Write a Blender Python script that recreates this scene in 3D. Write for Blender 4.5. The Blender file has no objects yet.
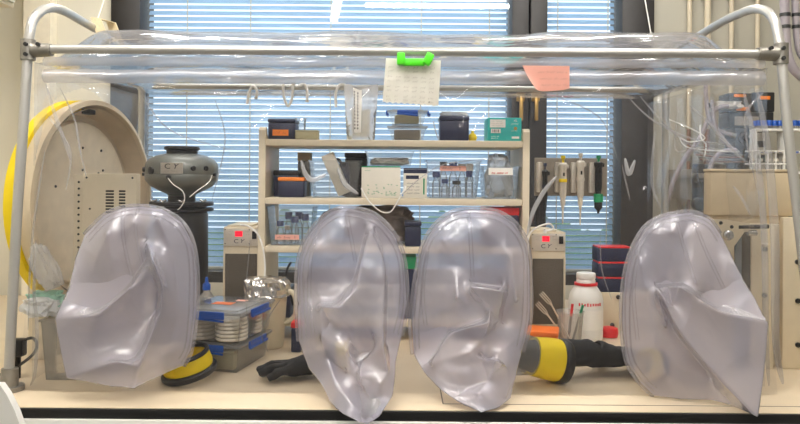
import bpy, bmesh, math, random
from mathutils import Vector, Matrix, noise
from mathutils.geometry import delaunay_2d_cdt
random.seed(7)
PI = math.pi
C = bpy.context.scene.collection
F = 700.0                      # focal length in pixels of the 800x424 picture
TB = 0.80                      # bench top height
ZC = TB + 0.555                # eye height
D0 = 1.84                      # eye to the front rail
TH = math.radians(0.45)
ct, st = math.cos(TH), math.sin(TH)

def W(px, py, d):
    dx, dy = px - 400.0, py - 177.0
    u = dx * ct + dy * st
    v = -dx * st + dy * ct
    return Vector((u * d / F, d - D0, ZC - v * d / F))

def bench_d(px, py):
    dx, dy = px - 400.0, py - 177.0
    v = -dx * st + dy * ct
    return 0.555 * F / max(v, 1.0)

# ------------------------------------------------------------------ materials
def lin(c):
    return tuple(((x / 255.0) / 12.92 if x / 255.0 <= 0.04045 else ((x / 255.0 + 0.055) / 1.055) ** 2.4) for x in c)

def new_mat(name):
    m = bpy.data.materials.new(name); m.use_nodes = True
    nt = m.node_tree
    for n in list(nt.nodes): nt.nodes.remove(n)
    out = nt.nodes.new('ShaderNodeOutputMaterial')
    return m, nt, out

def noise_col(nt, c, var, scale, stretch=None):
    tc = nt.nodes.new('ShaderNodeTexCoord')
    src = tc.outputs['Object']
    if stretch:
        mp = nt.nodes.new('ShaderNodeMapping'); mp.inputs['Scale'].default_value = stretch
        nt.links.new(src, mp.inputs['Vector']); src = mp.outputs['Vector']
    nz = nt.nodes.new('ShaderNodeTexNoise'); nz.inputs['Scale'].default_value = scale; nz.inputs['Detail'].default_value = 4
    nt.links.new(src, nz.inputs['Vector'])
    rp = nt.nodes.new('ShaderNodeValToRGB')
    rp.color_ramp.elements[0].position = 0.3; rp.color_ramp.elements[1].position = 0.7
    l = lin(c)
    rp.color_ramp.elements[0].color = (*[max(0, x * (1 - var)) for x in l], 1)
    rp.color_ramp.elements[1].color = (*[min(1, x * (1 + var)) for x in l], 1)
    nt.links.new(nz.outputs['Fac'], rp.inputs['Fac'])
    return rp.outputs['Color'], nz.outputs['Fac']

def pm(name, c, rough=0.5, metal=0.0, var=0.06, scale=25, bump=0.0, stretch=None, coat=0.0):
    m, nt, out = new_mat(name)
    b = nt.nodes.new('ShaderNodeBsdfPrincipled')
    col, fac = noise_col(nt, c, var, scale, stretch)
    nt.links.new(col, b.inputs['Base Color'])
    b.inputs['Roughness'].default_value = rough; b.inputs['Metallic'].default_value = metal
    if coat: b.inputs['Coat Weight'].default_value = coat
    if bump:
        bp = nt.nodes.new('ShaderNodeBump'); bp.inputs['Strength'].default_value = bump; bp.inputs['Distance'].default_value = 0.004
        nt.links.new(fac, bp.inputs['Height']); nt.links.new(bp.outputs['Normal'], b.inputs['Normal'])
    nt.links.new(b.outputs['BSDF'], out.inputs['Surface'])
    return m

def emit(name, c, s):
    m, nt, out = new_mat(name)
    e = nt.nodes.new('ShaderNodeEmission'); e.inputs['Color'].default_value = (*lin(c), 1); e.inputs['Strength'].default_value = s
    nt.links.new(e.outputs[0], out.inputs['Surface'])
    return m

def film(name, tint=(0.97, 0.97, 0.98), haze=0.05, milky=(0.85, 0.85, 0.9), gloss=2.0, rough=0.12, bump=0.15, bscale=6.0, trans=0.5, stretch=None, edge=0.25):
    """thin clear plastic: see-through, a milky share of diffuse and translucent, a Fresnel gloss"""
    m, nt, out = new_mat(name)
    N = nt.nodes.new; L = nt.links.new
    tc = N('ShaderNodeTexCoord')
    src = tc.outputs['Object']
    if stretch:
        mp = N('ShaderNodeMapping'); mp.inputs['Scale'].default_value = stretch
        L(src, mp.inputs['Vector']); src = mp.outputs['Vector']
    nz = N('ShaderNodeTexNoise'); nz.inputs['Scale'].default_value = bscale; nz.inputs['Detail'].default_value = 3
    nz.inputs['Distortion'].default_value = 0.8
    L(src, nz.inputs['Vector'])
    bp = N('ShaderNodeBump'); bp.inputs['Strength'].default_value = bump; bp.inputs['Distance'].default_value = 0.02
    L(nz.outputs['Fac'], bp.inputs['Height'])
    tr = N('ShaderNodeBsdfTransparent'); tr.inputs['Color'].default_value = (*tint, 1)
    df = N('ShaderNodeBsdfDiffuse'); df.inputs['Color'].default_value = (*milky, 1)
    tl = N('ShaderNodeBsdfTranslucent'); tl.inputs['Color'].default_value = (*milky, 1)
    for n in (df, tl): L(bp.outputs['Normal'], n.inputs['Normal'])
    mk = N('ShaderNodeMixShader'); mk.inputs[0].default_value = trans
    L(df.outputs[0], mk.inputs[1]); L(tl.outputs[0], mk.inputs[2])
    lw = N('ShaderNodeLayerWeight'); lw.inputs['Blend'].default_value = 0.25
    hz = N('ShaderNodeMath'); hz.operation = 'MULTIPLY_ADD'; hz.inputs[1].default_value = edge * (1 - haze); hz.inputs[2].default_value = haze
    L(lw.outputs['Facing'], hz.inputs[0])
    m1 = N('ShaderNodeMixShader'); L(hz.outputs[0], m1.inputs[0])
    L(tr.outputs[0], m1.inputs[1]); L(mk.outputs[0], m1.inputs[2])
    gl = N('ShaderNodeBsdfGlossy'); gl.inputs['Roughness'].default_value = rough
    L(bp.outputs['Normal'], gl.inputs['Normal'])
    fr = N('ShaderNodeLayerWeight'); fr.inputs['Blend'].default_value = 0.3
    L(bp.outputs['Normal'], fr.inputs['Normal'])
    fm = N('ShaderNodeMath'); fm.operation = 'MULTIPLY'; fm.inputs[1].default_value = gloss; fm.use_clamp = True
    L(fr.outputs['Fresnel'], fm.inputs[0])
    mx = N('ShaderNodeMath'); mx.operation = 'MINIMUM'; mx.inputs[1].default_value = 0.8
    L(fm.outputs[0], mx.inputs[0])
    m2 = N('ShaderNodeMixShader'); L(mx.outputs[0], m2.inputs[0]); L(m1.outputs[0], m2.inputs[1]); L(gl.outputs[0], m2.inputs[2])
    L(m2.outputs[0], out.inputs['Surface'])
    return m

M = {}
M['wall'] = pm('cream paint', (216, 211, 194), 0.7, var=0.03, scale=3, bump=0.03)
M['wallg'] = pm('grey beige panel paint', (170, 166, 152), 0.7, var=0.04, scale=3, bump=0.03)
M['floor'] = pm('grey vinyl floor', (84, 84, 84), 0.5, scale=8)
M['ceil'] = pm('white ceiling tile', (232, 230, 224), 0.8, scale=40, bump=0.1)
M['bench'] = pm('beige laminate', (218, 200, 172), 0.42, var=0.04, scale=7, bump=0.02)
M['blackedge'] = pm('black edge strip', (14, 14, 15), 0.5)
M['joint'] = pm('grey joint', (120, 110, 98), 0.7)
M['white'] = pm('white enamel', (232, 230, 224), 0.4, var=0.02)
M['alu'] = pm('brushed aluminium', (192, 190, 185), 0.36, 0.6, var=0.05, scale=30, stretch=(1, 1, 0.1))
M['cast'] = pm('cast grey metal', (150, 146, 138), 0.45, 0.8, var=0.15, scale=40, bump=0.2)
M['winframe'] = pm('dark grey window frame', (33, 30, 29), 0.5, var=0.1)
M['cream'] = pm('cream painted metal', (218, 204, 176), 0.5, var=0.03)
M['beige'] = pm('beige moulded plastic', (224, 207, 178), 0.45, var=0.04, scale=6)
M['shelf'] = pm('cream shelf board', (228, 215, 188), 0.5, var=0.03)
M['yellow'] = pm('yellow rubber', (244, 214, 12), 0.6, var=0.04)
M['black'] = pm('black plastic', (24, 24, 26), 0.4, var=0.1)
M['rubber'] = pm('black neoprene', (26, 26, 27), 0.75, var=0.2, scale=60, bump=0.25)
M['gunmetal'] = pm('gunmetal paint', (118, 120, 114), 0.35, 0.35, var=0.05)
M['darkmetal'] = pm('dark metal', (52, 52, 52), 0.4, 0.4, var=0.1)
M['steel'] = pm('bright steel', (200, 200, 200), 0.25, 0.9)
M['hole'] = pm('dark opening', (22, 20, 18), 0.8)
M['brown'] = pm('brown filter mesh', (92, 84, 72), 0.85, var=0.2, scale=220, bump=0.4)
M['blue'] = pm('blue plastic', (28, 84, 176), 0.35)
M['navy'] = pm('navy plastic', (32, 38, 66), 0.4, var=0.08)
M['orange'] = pm('orange card', (246, 138, 48), 0.6)
M['orangeb'] = pm('orange plastic', (250, 122, 40), 0.45)
M['pink'] = pm('pink paper', (244, 182, 164), 0.7, var=0.02)
M['pinknote'] = pm('salmon paper', (240, 190, 174), 0.75, var=0.02)
M['paper'] = pm('white paper', (250, 247, 238), 0.8, var=0.02)
M['ink'] = pm('dark ink', (62, 52, 60), 0.8)
M['pencil'] = pm('pencil grey', (150, 142, 132), 0.8)
M['capblue'] = pm('dark blue cap', (44, 70, 140), .4)
M['green'] = pm('lime green plastic', (84, 226, 36), 0.4, var=0.03)
M['dgreen'] = pm('green print', (26, 150, 96), 0.5)
M['teal'] = pm('teal card', (44, 184, 178), 0.5, var=0.03)
M['carton'] = pm('white carton', (236, 230, 214), 0.6, var=0.02)
M['sand'] = pm('sand cardboard', (206, 188, 156), 0.65, var=0.04)
M['kraft'] = pm('olive grey card', (190, 182, 146), 0.7)
M['red'] = pm('red plastic', (222, 40, 44), 0.4)
M['hdpe'] = pm('white bottle plastic', (240, 238, 230), 0.35, var=0.02)
M['mill'] = pm('frosted jug plastic', (220, 208, 178), 0.4, var=0.04)
M['foil'] = pm('crumpled foil', (226, 222, 216), 0.34, 0.75, var=0.2, scale=30, bump=0.9)
M['copper'] = pm('copper pipe', (150, 112, 92), 0.4, 0.6)
M['conduit'] = pm('painted pipe', (196, 184, 160), 0.5, var=0.04)
M['hose'] = pm('grey hose', (150, 142, 146), 0.4)
M['greyp'] = pm('grey plastic', (150, 140, 126), 0.5)
M['ltgrey'] = pm('light grey plastic', (212, 204, 190), 0.4)
M['cord'] = pm('white cord', (246, 244, 238), 0.5)
M['strap'] = pm('beige webbing', (224, 206, 168), 0.8, scale=200, bump=0.3)
M['brass'] = pm('brass', (186, 150, 88), 0.35, 0.8)
M['agar'] = pm('ivory dish', (222, 212, 190), 0.35)
M['bagw'] = film('white carrier bag', haze=0.92, milky=(0.96, 0.96, 0.95), trans=.12, gloss=.8, rough=0.3, bump=0.6, bscale=20)
M['bagg'] = film('green tinted bag', haze=0.85, milky=(0.45, 0.78, 0.62), trans=.12, gloss=.8, rough=0.3, bump=0.6, bscale=20)
M['bag'] = film('clear bag', tint=(1, 1, 1), haze=0.40, milky=(0.96, 0.95, 0.93), trans=.3, gloss=1.2, rough=0.15, bump=0.6, bscale=18)
M['bin'] = film('clear bin plastic', tint=(1, 1, .995), haze=0.07, milky=(0.98, 0.98, 0.97), gloss=.8, rough=0.10, bump=0.03, trans=.3, edge=.12)
M['bottle'] = film('clear bottle plastic', tint=(1, 1, 1), haze=0.07, milky=(0.97, 0.98, 0.97), gloss=.8, rough=0.1, bump=0.02, trans=.3, edge=.2)
M['lidfilm'] = film('frosted lid plastic', haze=0.30, milky=(0.95, 0.95, 0.93), gloss=1.2, rough=0.12, bump=0.02, trans=.6)
M['beaker'] = film('frosted beaker plastic', tint=(1, 1, .995), haze=0.20, milky=(0.97, 0.96, 0.93), gloss=.9, rough=0.18, bump=0.03, trans=.3, edge=.15)
M['tentfilm'] = film('clear vinyl', haze=0.018, gloss=.8, rough=0.07, bump=0.35, bscale=4.0, milky=(0.9, 0.9, 0.95))
M['sidefilm'] = film('clear vinyl side', haze=0.015, gloss=.16, rough=0.07, bump=0.3, bscale=4.0, milky=(0.9, 0.9, 0.95))
M['rooffilm'] = film('vinyl roof', haze=0.10, gloss=.75, rough=0.10, bump=0.5, bscale=5.0, milky=(0.88, 0.88, 0.95), trans=0.5, stretch=(0.5, 2, 2))
M['hemfilm'] = film('welded vinyl hem', haze=0.36, gloss=2.2, rough=0.12, bump=0.5, bscale=5.0, milky=(0.86, 0.85, 0.90), stretch=(0.4, 2, 3))
M['crease'] = film('vinyl crease', haze=0.16, gloss=1.8, rough=0.10, bump=0.1, bscale=5.0, milky=(0.92, 0.92, 0.96))
M['shine'] = film('glossy vinyl fold', haze=0.30, gloss=2.5, rough=0.15, bump=0.1, bscale=5.0, milky=(0.97, 0.97, 0.98))  # whiter haze paints bright highlights onto these folds
M['sleeve'] = film('milky sleeve vinyl', tint=(0.91, 0.90, 0.94), haze=0.36, milky=(0.735, 0.705, 0.81), gloss=2.8, rough=0.22, bump=0.06, bscale=10.0, trans=0.40)
M['ring'] = film('sleeve weld ring', tint=(0.95, 0.94, 0.97), haze=0.20, milky=(0.84, 0.83, 0.88), gloss=1.6, rough=0.2, bump=0.1)
M['led'] = emit('red display', (255, 30, 50), 1.6)
M['lamp'] = emit('lamp tube', (255, 251, 246), 50.0)

# ------------------------------------------------------------------ mesh helpers
class MB:
    def __init__(s): s.bm = bmesh.new()
    def _add(s, verts, faces):
        vs = [s.bm.verts.new(v) for v in verts]
        for f in faces:
            try: s.bm.faces.new([vs[i] for i in f])
            except ValueError: pass
        return vs
    def box(s, lo, hi, bevel=0.0, mat=None):
        lo, hi = Vector(lo), Vector(hi)
        c = (lo + hi) / 2; sz = hi - lo
        r = bmesh.ops.create_cube(s.bm, size=1.0)
        bmesh.ops.scale(s.bm, vec=sz, verts=r['verts'])
        vs = r['verts']
        if bevel:
            es = list({e for v in vs for e in v.link_edges})
            rr = bmesh.ops.bevel(s.bm, geom=es, offset=min(bevel, min(sz) * 0.45), segments=2, affect='EDGES', profile=0.5)
            vs = list({v for f in rr['faces'] for v in f.verts})
            # all verts of this island
            seen = set(vs); st_ = list(vs)
            while st_:
                v = st_.pop()
                for e in v.link_edges:
                    o = e.other_vert(v)
                    if o not in seen: seen.add(o); st_.append(o)
            vs = list(seen)
        if mat is not None: bmesh.ops.transform(s.bm, matrix=mat, verts=vs)
        bmesh.ops.translate(s.bm, vec=c, verts=vs)
        return vs
    def tube(s, pts, r, n=10, closed=False, flat=None, cap=True):
        pts = [Vector(p) for p in pts]
        rs = r if isinstance(r, (list, tuple)) else [r] * len(pts)
        k = len(pts); rings = []
        prev = None
        for i, p in enumerate(pts):
            a = pts[(i - 1) % k] if (closed or i > 0) else p
            b = pts[(i + 1) % k] if (closed or i < k - 1) else p
            t = (b - a)
            if t.length < 1e-9: t = Vector((0, 0, 1))
            t.normalize()
            if prev is None:
                up = Vector((0, 1, 0)) if abs(t.y) < 0.9 else Vector((0, 0, 1))
                nx = t.cross(up).normalized()
            else:
                nx = (prev - t * prev.dot(t))
                if nx.length < 1e-6: nx = t.orthogonal()
                nx.normalize()
            prev = nx
            ny = t.cross(nx)
            fl = flat if flat else 1.0
            rings.append([s.bm.verts.new(p + nx * math.cos(2 * PI * j / n) * rs[i] + ny * math.sin(2 * PI * j / n) * rs[i] * fl) for j in range(n)])
        m = k if closed else k - 1
        for i in range(m):
            A, B = rings[i], rings[(i + 1) % k]
            for j in range(n):
                try: s.bm.faces.new((A[j], A[(j + 1) % n], B[(j + 1) % n], B[j]))
                except ValueError: pass
        if not closed and cap:
            s.bm.faces.new(list(reversed(rings[0]))); s.bm.faces.new(rings[-1])
    def cyl(s, p0, p1, r0, r1=None, n=24):
        s.tube([p0, p1], [r0, r0 if r1 is None else r1], n)
    def lathe(s, prof, c, axis=(0, 0, 1), n=40, cap=False):
        c = Vector(c); ax = Vector(axis).normalized()
        q = Vector((0, 0, 1)).rotation_difference(ax)
        rings = []
        for (r, h) in prof:
            rings.append([s.bm.verts.new(c + q @ Vector((r * math.cos(2 * PI * j / n), r * math.sin(2 * PI * j / n), h))) for j in range(n)])
        for A, B in zip(rings, rings[1:]):
            for j in range(n):
                s.bm.faces.new((A[j], A[(j + 1) % n], B[(j + 1) % n], B[j]))
        if cap:
            s.bm.faces.new(list(reversed(rings[0]))); s.bm.faces.new(rings[-1])
    def prism(s, pts, off):
        """closed polygon pts extruded by vector off"""
        off = Vector(off)
        a = [s.bm.verts.new(Vector(p)) for p in pts]; b = [s.bm.verts.new(Vector(p) + off) for p in pts]
        k = len(a)
        s.bm.faces.new(list(reversed(a))); s.bm.faces.new(b)
        for i in range(k): s.bm.faces.new((a[i], a[(i + 1) % k], b[(i + 1) % k], b[i]))
    def grid(s, fn, nu, nv, keep=None):
        V = [[s.bm.verts.new(fn(i / nu, j / nv)) for j in range(nv + 1)] for i in range(nu + 1)]
        for i in range(nu):
            for j in range(nv):
                if keep and not keep(*[v.co for v in (V[i][j], V[i + 1][j + 1])]): continue
                s.bm.faces.new((V[i][j], V[i + 1][j], V[i + 1][j + 1], V[i][j + 1]))
        loose = [v for v in s.bm.verts if not v.link_faces]
        if keep: bmesh.ops.delete(s.bm, geom=loose, context='VERTS')
    def squiggle(s, o, ux, uy, w, h, r, rng, amp=1.0):
        """one line of handwriting: o start, along ux for w, letter height h"""
        o, ux, uy = Vector(o), Vector(ux), Vector(uy)
        x = 0.0; word = []
        step = h * 0.42
        while x < w:
            n = rng.randint(3, 7)
            word = []
            for k in range(n * 2):
                if x >= w: break
                word.append(o + ux * x + uy * (h * (rng.uniform(0.55, 1.0) if k % 2 else rng.uniform(0, 0.2))))
                x += step * rng.uniform(0.7, 1.1)
            if len(word) > 1: s.tube(word, r, 4, cap=False)
            x += h * 0.8
    def build(s, name, mat, parent=None, smooth=True, sharp=35):
        bmesh.ops.recalc_face_normals(s.bm, faces=s.bm.faces)
        me = bpy.data.meshes.new(name); s.bm.to_mesh(me); s.bm.free()
        o = bpy.data.objects.new(name, me); C.objects.link(o)
        me.materials.append(M[mat] if isinstance(mat, str) else mat)
        if smooth:
            for p in me.polygons: p.use_smooth = True
            try: me.set_sharp_from_angle(angle=math.radians(sharp))
            except Exception: pass
        if parent is not None:
            o.parent = parent
            o.matrix_parent_inverse = chain_matrix(parent).inverted()
        return o

def chain_matrix(o):
    m = Matrix.LocRotScale(o.location, o.rotation_euler, o.scale)
    if o.parent is not None: m = chain_matrix(o.parent) @ o.matrix_parent_inverse @ m
    return m

def tag(o, label, cat, group=None, kind=None):
    if label: o['label'] = label
    if cat: o['category'] = cat
    if group: o['group'] = group
    if kind: o['kind'] = kind
    return o

def thing(name, loc, label, cat, group=None):
    o = bpy.data.objects.new(name, None); C.objects.link(o)
    o.location = loc; o.empty_display_size = 0.05
    return tag(o, label, cat, group)

def struct(o):
    o['kind'] = 'structure'; return o

def arc(c, r, a0, a1, n, ux, uz):
    c, ux, uz = Vector(c), Vector(ux), Vector(uz)
    return [c + ux * (r * math.cos(a0 + (a1 - a0) * i / n)) + uz * (r * math.sin(a0 + (a1 - a0) * i / n)) for i in range(n + 1)]

def smooth_path(pts, n=6):
    pts = [Vector(p) for p in pts]
    out = []
    P = [pts[0]] + pts + [pts[-1]]
    for i in range(1, len(P) - 2):
        p0, p1, p2, p3 = P[i - 1], P[i], P[i + 1], P[i + 2]
        for k in range(n):
            t = k / n
            out.append(0.5 * ((2 * p1) + (-p0 + p2) * t + (2 * p0 - 5 * p1 + 4 * p2 - p3) * t * t + (-p0 + 3 * p1 - 3 * p2 + p3) * t ** 3))
    out.append(pts[-1])
    return out

def dup(root, off, label=None, group=None):
    r = root.copy(); C.objects.link(r); r.location = root.location + Vector(off)
    if label: r['label'] = label
    if group: r['group'] = group
    for ch in list(root.children):
        c = ch.copy(); C.objects.link(c); c.parent = r; c.matrix_parent_inverse = ch.matrix_parent_inverse.copy()
        for g in list(ch.children):
            d = g.copy(); C.objects.link(d); d.parent = c; d.matrix_parent_inverse = g.matrix_parent_inverse.copy()
    return r

def fbox(x0, y0, x1, y1, d):
    """X and Z extents of a front face seen at those pixels from depth d"""
    a = W(x0, (y0 + y1) / 2, d); b = W(x1, (y0 + y1) / 2, d)
    t = W((x0 + x1) / 2, y0, d); m = W((x0 + x1) / 2, y1, d)
    return a.x, b.x, m.z, t.z

# ------------------------------------------------------------------ camera, world, render look
cam_d = bpy.data.cameras.new('camera'); cam = bpy.data.objects.new('camera', cam_d); C.objects.link(cam)
cam_d.sensor_width = 36.0; cam_d.lens = 36.0 * F / 800.0
cam_d.shift_y = -35.0 / 800.0
cam_d.clip_start = 0.05
cam.matrix_world = Matrix.Translation((0, -D0, ZC)) @ Matrix.Rotation(-TH, 4, 'Y') @ Matrix.Rotation(PI / 2, 4, 'X')
bpy.context.scene.camera = cam
sc = bpy.context.scene
sc.view_settings.view_transform = 'Standard'
try: sc.view_settings.look = 'None'
except Exception: pass
sc.view_settings.gamma = 1.0; sc.view_settings.exposure = 0.25; sc.view_settings.use_curve_mapping = False
sc.cycles.max_bounces = 10; sc.cycles.transparent_max_bounces = 40; sc.cycles.transmission_bounces = 8
sc.cycles.diffuse_bounces = 5; sc.cycles.use_denoising = True
sc.cycles.sample_clamp_indirect = 6.0
w = bpy.data.worlds.new('daylight'); sc.world = w; w.use_nodes = True
bg = w.node_tree.nodes['Background']; bg.inputs['Color'].default_value = (0.82, 0.91, 1.0, 1); bg.inputs['Strength'].default_value = 1.6

# ------------------------------------------------------------------ room
YW = 1.40                       # window wall, room face
XL, XR, YB, ZT = -2.1, 2.3, -3.6, 2.85
m = MB(); m.box((XL - .1, YB - .1, -.1), (XR + .1, YW + .2, 0)); struct(m.build('floor', 'floor', smooth=False))
m = MB(); m.box((XL - .1, YB - .1, ZT), (XR + .1, YW + .2, ZT + .1)); struct(m.build('ceiling', 'ceil', smooth=False))
m = MB(); m.box((XL - .1, YB, 0), (XL, YW + .2, ZT)); struct(m.build('wall_left', 'wall', smooth=False))
m = MB(); m.box((XR, YB, 0), (XR + .1, YW + .2, ZT)); struct(m.build('wall_right', 'wallg', smooth=False))
m = MB(); m.box((XL, YB - .1, 0), (XR, YB, ZT)); struct(m.build('wall_front', pm('dark grey paint', (128, 126, 123), .7), smooth=False))
dW = D0 + YW
xa, xb, xc, xd, xe, xf = [W(p, 177, dW).x for p in (112, 141, 510, 545, 619, 651)]
ZS, ZH = 0.86, 2.62             # sill and head of the windows
m = MB()
m.box((XL, YW, 0), (XR, YW + .2, ZS)); m.box((XL, YW, ZH), (XR, YW + .2, ZT))
m.box((XL, YW, ZS), (xa, YW + .2, ZH))
struct(m.build('wall_back', 'wall', smooth=False))
m = MB(); m.box((xf, YW, ZS), (XR, YW + .2, ZH)); struct(m.build('wall_back_right', 'wallg', smooth=False))
# windows
w1 = struct(bpy.data.objects.new('window_1', None)); C.objects.link(w1); w1.location = ((xb + xc) / 2, YW, ZS)
w2 = struct(bpy.data.objects.new('window_2', None)); C.objects.link(w2); w2.location = ((xd + xe) / 2, YW, ZS)
xm = (xc + xd) / 2
def win(wn, x0, x1, g0, g1):
    m = MB()
    m.box((x0, YW - .03, ZS), (g0, YW + .16, ZH), .004); m.box((g1, YW - .03, ZS), (x1, YW + .16, ZH), .004)
    m.box((g0, YW, ZS), (g1, YW + .16, ZS + .05)); m.box((g0, YW, ZH - .05), (g1, YW + .16, ZH))
    m.build('window_frame', 'winframe', wn)
    m = MB(); m.box((g0, YW + .02, ZS + .05), (g1, YW + .026, ZH - .05))
    m.build('glass_pane', M['pane'], wn, smooth=False)
def pane_mat():
    m, nt, out = new_mat('window glass')
    tr = nt.nodes.new('ShaderNodeBsdfTransparent'); tr.inputs['Color'].default_value = (0.93, 0.96, 0.97, 1)
    gl = nt.nodes.new('ShaderNodeBsdfGlossy'); gl.inputs['Roughness'].default_value = 0.0
    tc = nt.nodes.new('ShaderNodeTexCoord'); nz = nt.nodes.new('ShaderNodeTexNoise'); nz.inputs['Scale'].default_value = 3
    rp = nt.nodes.new('ShaderNodeMath'); rp.operation = 'MULTIPLY_ADD'; rp.inputs[1].default_value = 0.01; rp.inputs[2].default_value = 0.045
    nt.links.new(tc.outputs['Object'], nz.inputs['Vector']); nt.links.new(nz.outputs['Fac'], rp.inputs[0])
    mx = nt.nodes.new('ShaderNodeMixShader'); nt.links.new(rp.outputs[0], mx.inputs[0])
    nt.links.new(tr.outputs[0], mx.inputs[1]); nt.links.new(gl.outputs[0], mx.inputs[2]); nt.links.new(mx.outputs[0], out.inputs['Surface'])
    return m
M['pane'] = pane_mat()
win(w1, xa, xm - .004, xb, xc)
win(w2, xm + .004, xf, xd, xe)
for px in (520, 535):
    m = MB(); p = W(px, 93, D0 + YW - .03)
    m.box((p.x - .018, YW - .055, p.z - .04), (p.x + .018, YW - .031, p.z + .03), .003)
    m.box((p.x - .008, YW - .075, p.z - .13), (p.x + .008, YW - .056, p.z + .01), .004)
    m.build('window_latch', 'brass', w1 if px < 528 else w2)
# blinds (outside the panes)
def slat_mat():
    m, nt, out = new_mat('pale blue slat')
    col, fac = noise_col(nt, (168, 196, 230), 0.05, 4)
    df = nt.nodes.new('ShaderNodeBsdfDiffuse'); tl = nt.nodes.new('ShaderNodeBsdfTranslucent'); gl = nt.nodes.new('ShaderNodeBsdfGlossy')
    gl.inputs['Roughness'].default_value = .35
    nt.links.new(col, df.inputs['Color']); nt.links.new(col, tl.inputs['Color'])
    a = nt.nodes.new('ShaderNodeMixShader'); a.inputs[0].default_value = 0.33
    nt.links.new(df.outputs[0], a.inputs[1]); nt.links.new(tl.outputs[0], a.inputs[2])
    b = nt.nodes.new('ShaderNodeMixShader'); b.inputs[0].default_value = 0.06
    nt.links.new(a.outputs[0], b.inputs[1]); nt.links.new(gl.outputs[0], b.inputs[2]); nt.links.new(b.outputs[0], out.inputs['Surface'])
    return m
M['slat'] = slat_mat()
def blind(x0, x1, label, cords):
    yb = YW + .085
    t = thing('venetian_blind', ((x0 + x1) / 2, yb, ZS + .06), label, 'blind')
    m = MB(); z = ZS + .07; P = 0.0278; ww = 0.0262
    while z < ZH - .06:
        a = math.radians(58)
        for k in range(3):
            u0, u1 = -0.5 + k / 3, -0.5 + (k + 1) / 3
            q = lambda u: Vector((0, u * ww * math.cos(a), u * ww * math.sin(a) + 0.003 * (1 - 4 * u * u)))
            A, B = q(u0), q(u1)
            m._add([(x0, yb + A.y, z + A.z), (x1, yb + A.y, z + A.z), (x1, yb + B.y, z + B.z), (x0, yb + B.y, z + B.z)], [(0, 1, 2, 3)])
        z += P
    bmesh.ops.remove_doubles(m.bm, verts=m.bm.verts, dist=1e-5)
    m.build('slats', 'slat', t)
    for cx in cords:
        m = MB(); x = W(cx, 177, yb + D0).x
        m.box((x - .0025, yb - .012, ZS + .06), (x + .0025, yb - .0105, ZH - .06))
        m.build('ladder_cord', 'ltgrey', t, smooth=False)
    m = MB(); m.box((x0, yb - .016, ZS + .051), (x1, yb + .016, ZS + .066), .003); m.build('bottom_rail', 'ltgrey', t)
    m = MB(); m.box((x0, yb - .02, ZH - .06), (x1, yb + .02, ZH - .051), .002); m.build('head_rail', 'ltgrey', t)
blind(xb + .004, xc - .004, 'pale blue venetian blind filling the wide window behind the shelf unit', (187, 250, 330, 420, 488))
blind(xd + .004, xe - .004, 'pale blue venetian blind in the narrow window behind the pipettes', (556, 606))
# outside
m = MB(); m.box((-30, 3, -3.2), (30, 40, -3)); struct(m.build('lawn', pm('grass green', (120, 150, 70), 0.9, var=0.3, scale=2), smooth=False))
m = MB()
for i in range(60):
    x = random.uniform(-16, 16); r = random.uniform(1.0, 1.7)
    mt = Matrix.Translation((x, 24 + random.uniform(-1.5, 1.5), -3 + r * .8)) @ Matrix.Diagonal((r, r, r * 1.1, 1))
    bmesh.ops.create_icosphere(m.bm, subdivisions=2, radius=1.0, matrix=mt)
for v in m.bm.verts: v.co += noise.noise_vector(v.co * 1.3) * .35
o = m.build('hedge_foliage', pm('hedge leaf green', (96, 132, 62), 0.9, var=0.4, scale=3))
tag(o, 'green hedge outdoors seen through the gaps of the blinds', 'hedge', kind='stuff')

# pilaster trims on the left wall and conduits
m = MB(); p0, p1 = W(45, 100, dW - .1).x, W(18, 100, dW - .1).x
m.box((p1, YW - .06, 0), (p0, YW, ZT)); struct(m.build('trim_1', pm('pale cream trim', (236, 228, 208), .6), smooth=False))
t = thing('wall_cabinet', (XL + .18, .7, 1.95), 'cream wall cabinet corner above the left end of the bench', 'cabinet')
cx = W(14, 8, 2.75)
m = MB(); m.box((XL + .002, .5, cx.z), (cx.x, .91, ZT - .15), .004); m.build('carcass', 'cream', t)
m = MB(); m.box((cx.x + .0005, .52, cx.z + .015), (cx.x + .016, .89, ZT - .16), .003); m.build('door', 'wall', t)
def conduit(px, r, mat, label, py0=None, lower=None):
    x = W(px, 100, dW - .03).x
    t = thing('conduit_pipe', (x, YW - .03, 1.0), label, 'pipe', 'vertical pipes on the right of the back wall')
    z0 = .82
    zj = W(px, 130, dW).z
    m = MB(); m.cyl((x, YW - .03, zj if lower else z0), (x, YW - .03, ZT - .001), r, n=12); m.build('pipe_run', mat, t)
    if lower:
        m = MB(); m.cyl((x, YW - .03, z0), (x, YW - .03, zj), r * .9, n=12); m.build('lower_pipe', lower, t)
    for z in (2.2, 1.45):
        m = MB(); m.lathe([(r * 1.05, -.012), (r * 1.6, -.012), (r * 1.6, .012), (r * 1.05, .012)], (x, YW - .03, z), n=14)
        m.box((x - r * 1.8, YW - .012, z - .01), (x + r * 1.8, YW - .0005, z + .01)); m.build('pipe_clip', 'cast', t)
conduit(689, .010, 'conduit', 'thin cream pipe nearest the window on the grey wall', lower='copper')
conduit(707, .014, 'conduit', 'thick pipe with copper lower half, second from the window', lower='copper')
conduit(731, .010, 'conduit', 'plain thin cream pipe beside the thick copper one')
conduit(757, .010, 'conduit', 'cream pipe above the dark gas control boxes')

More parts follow.
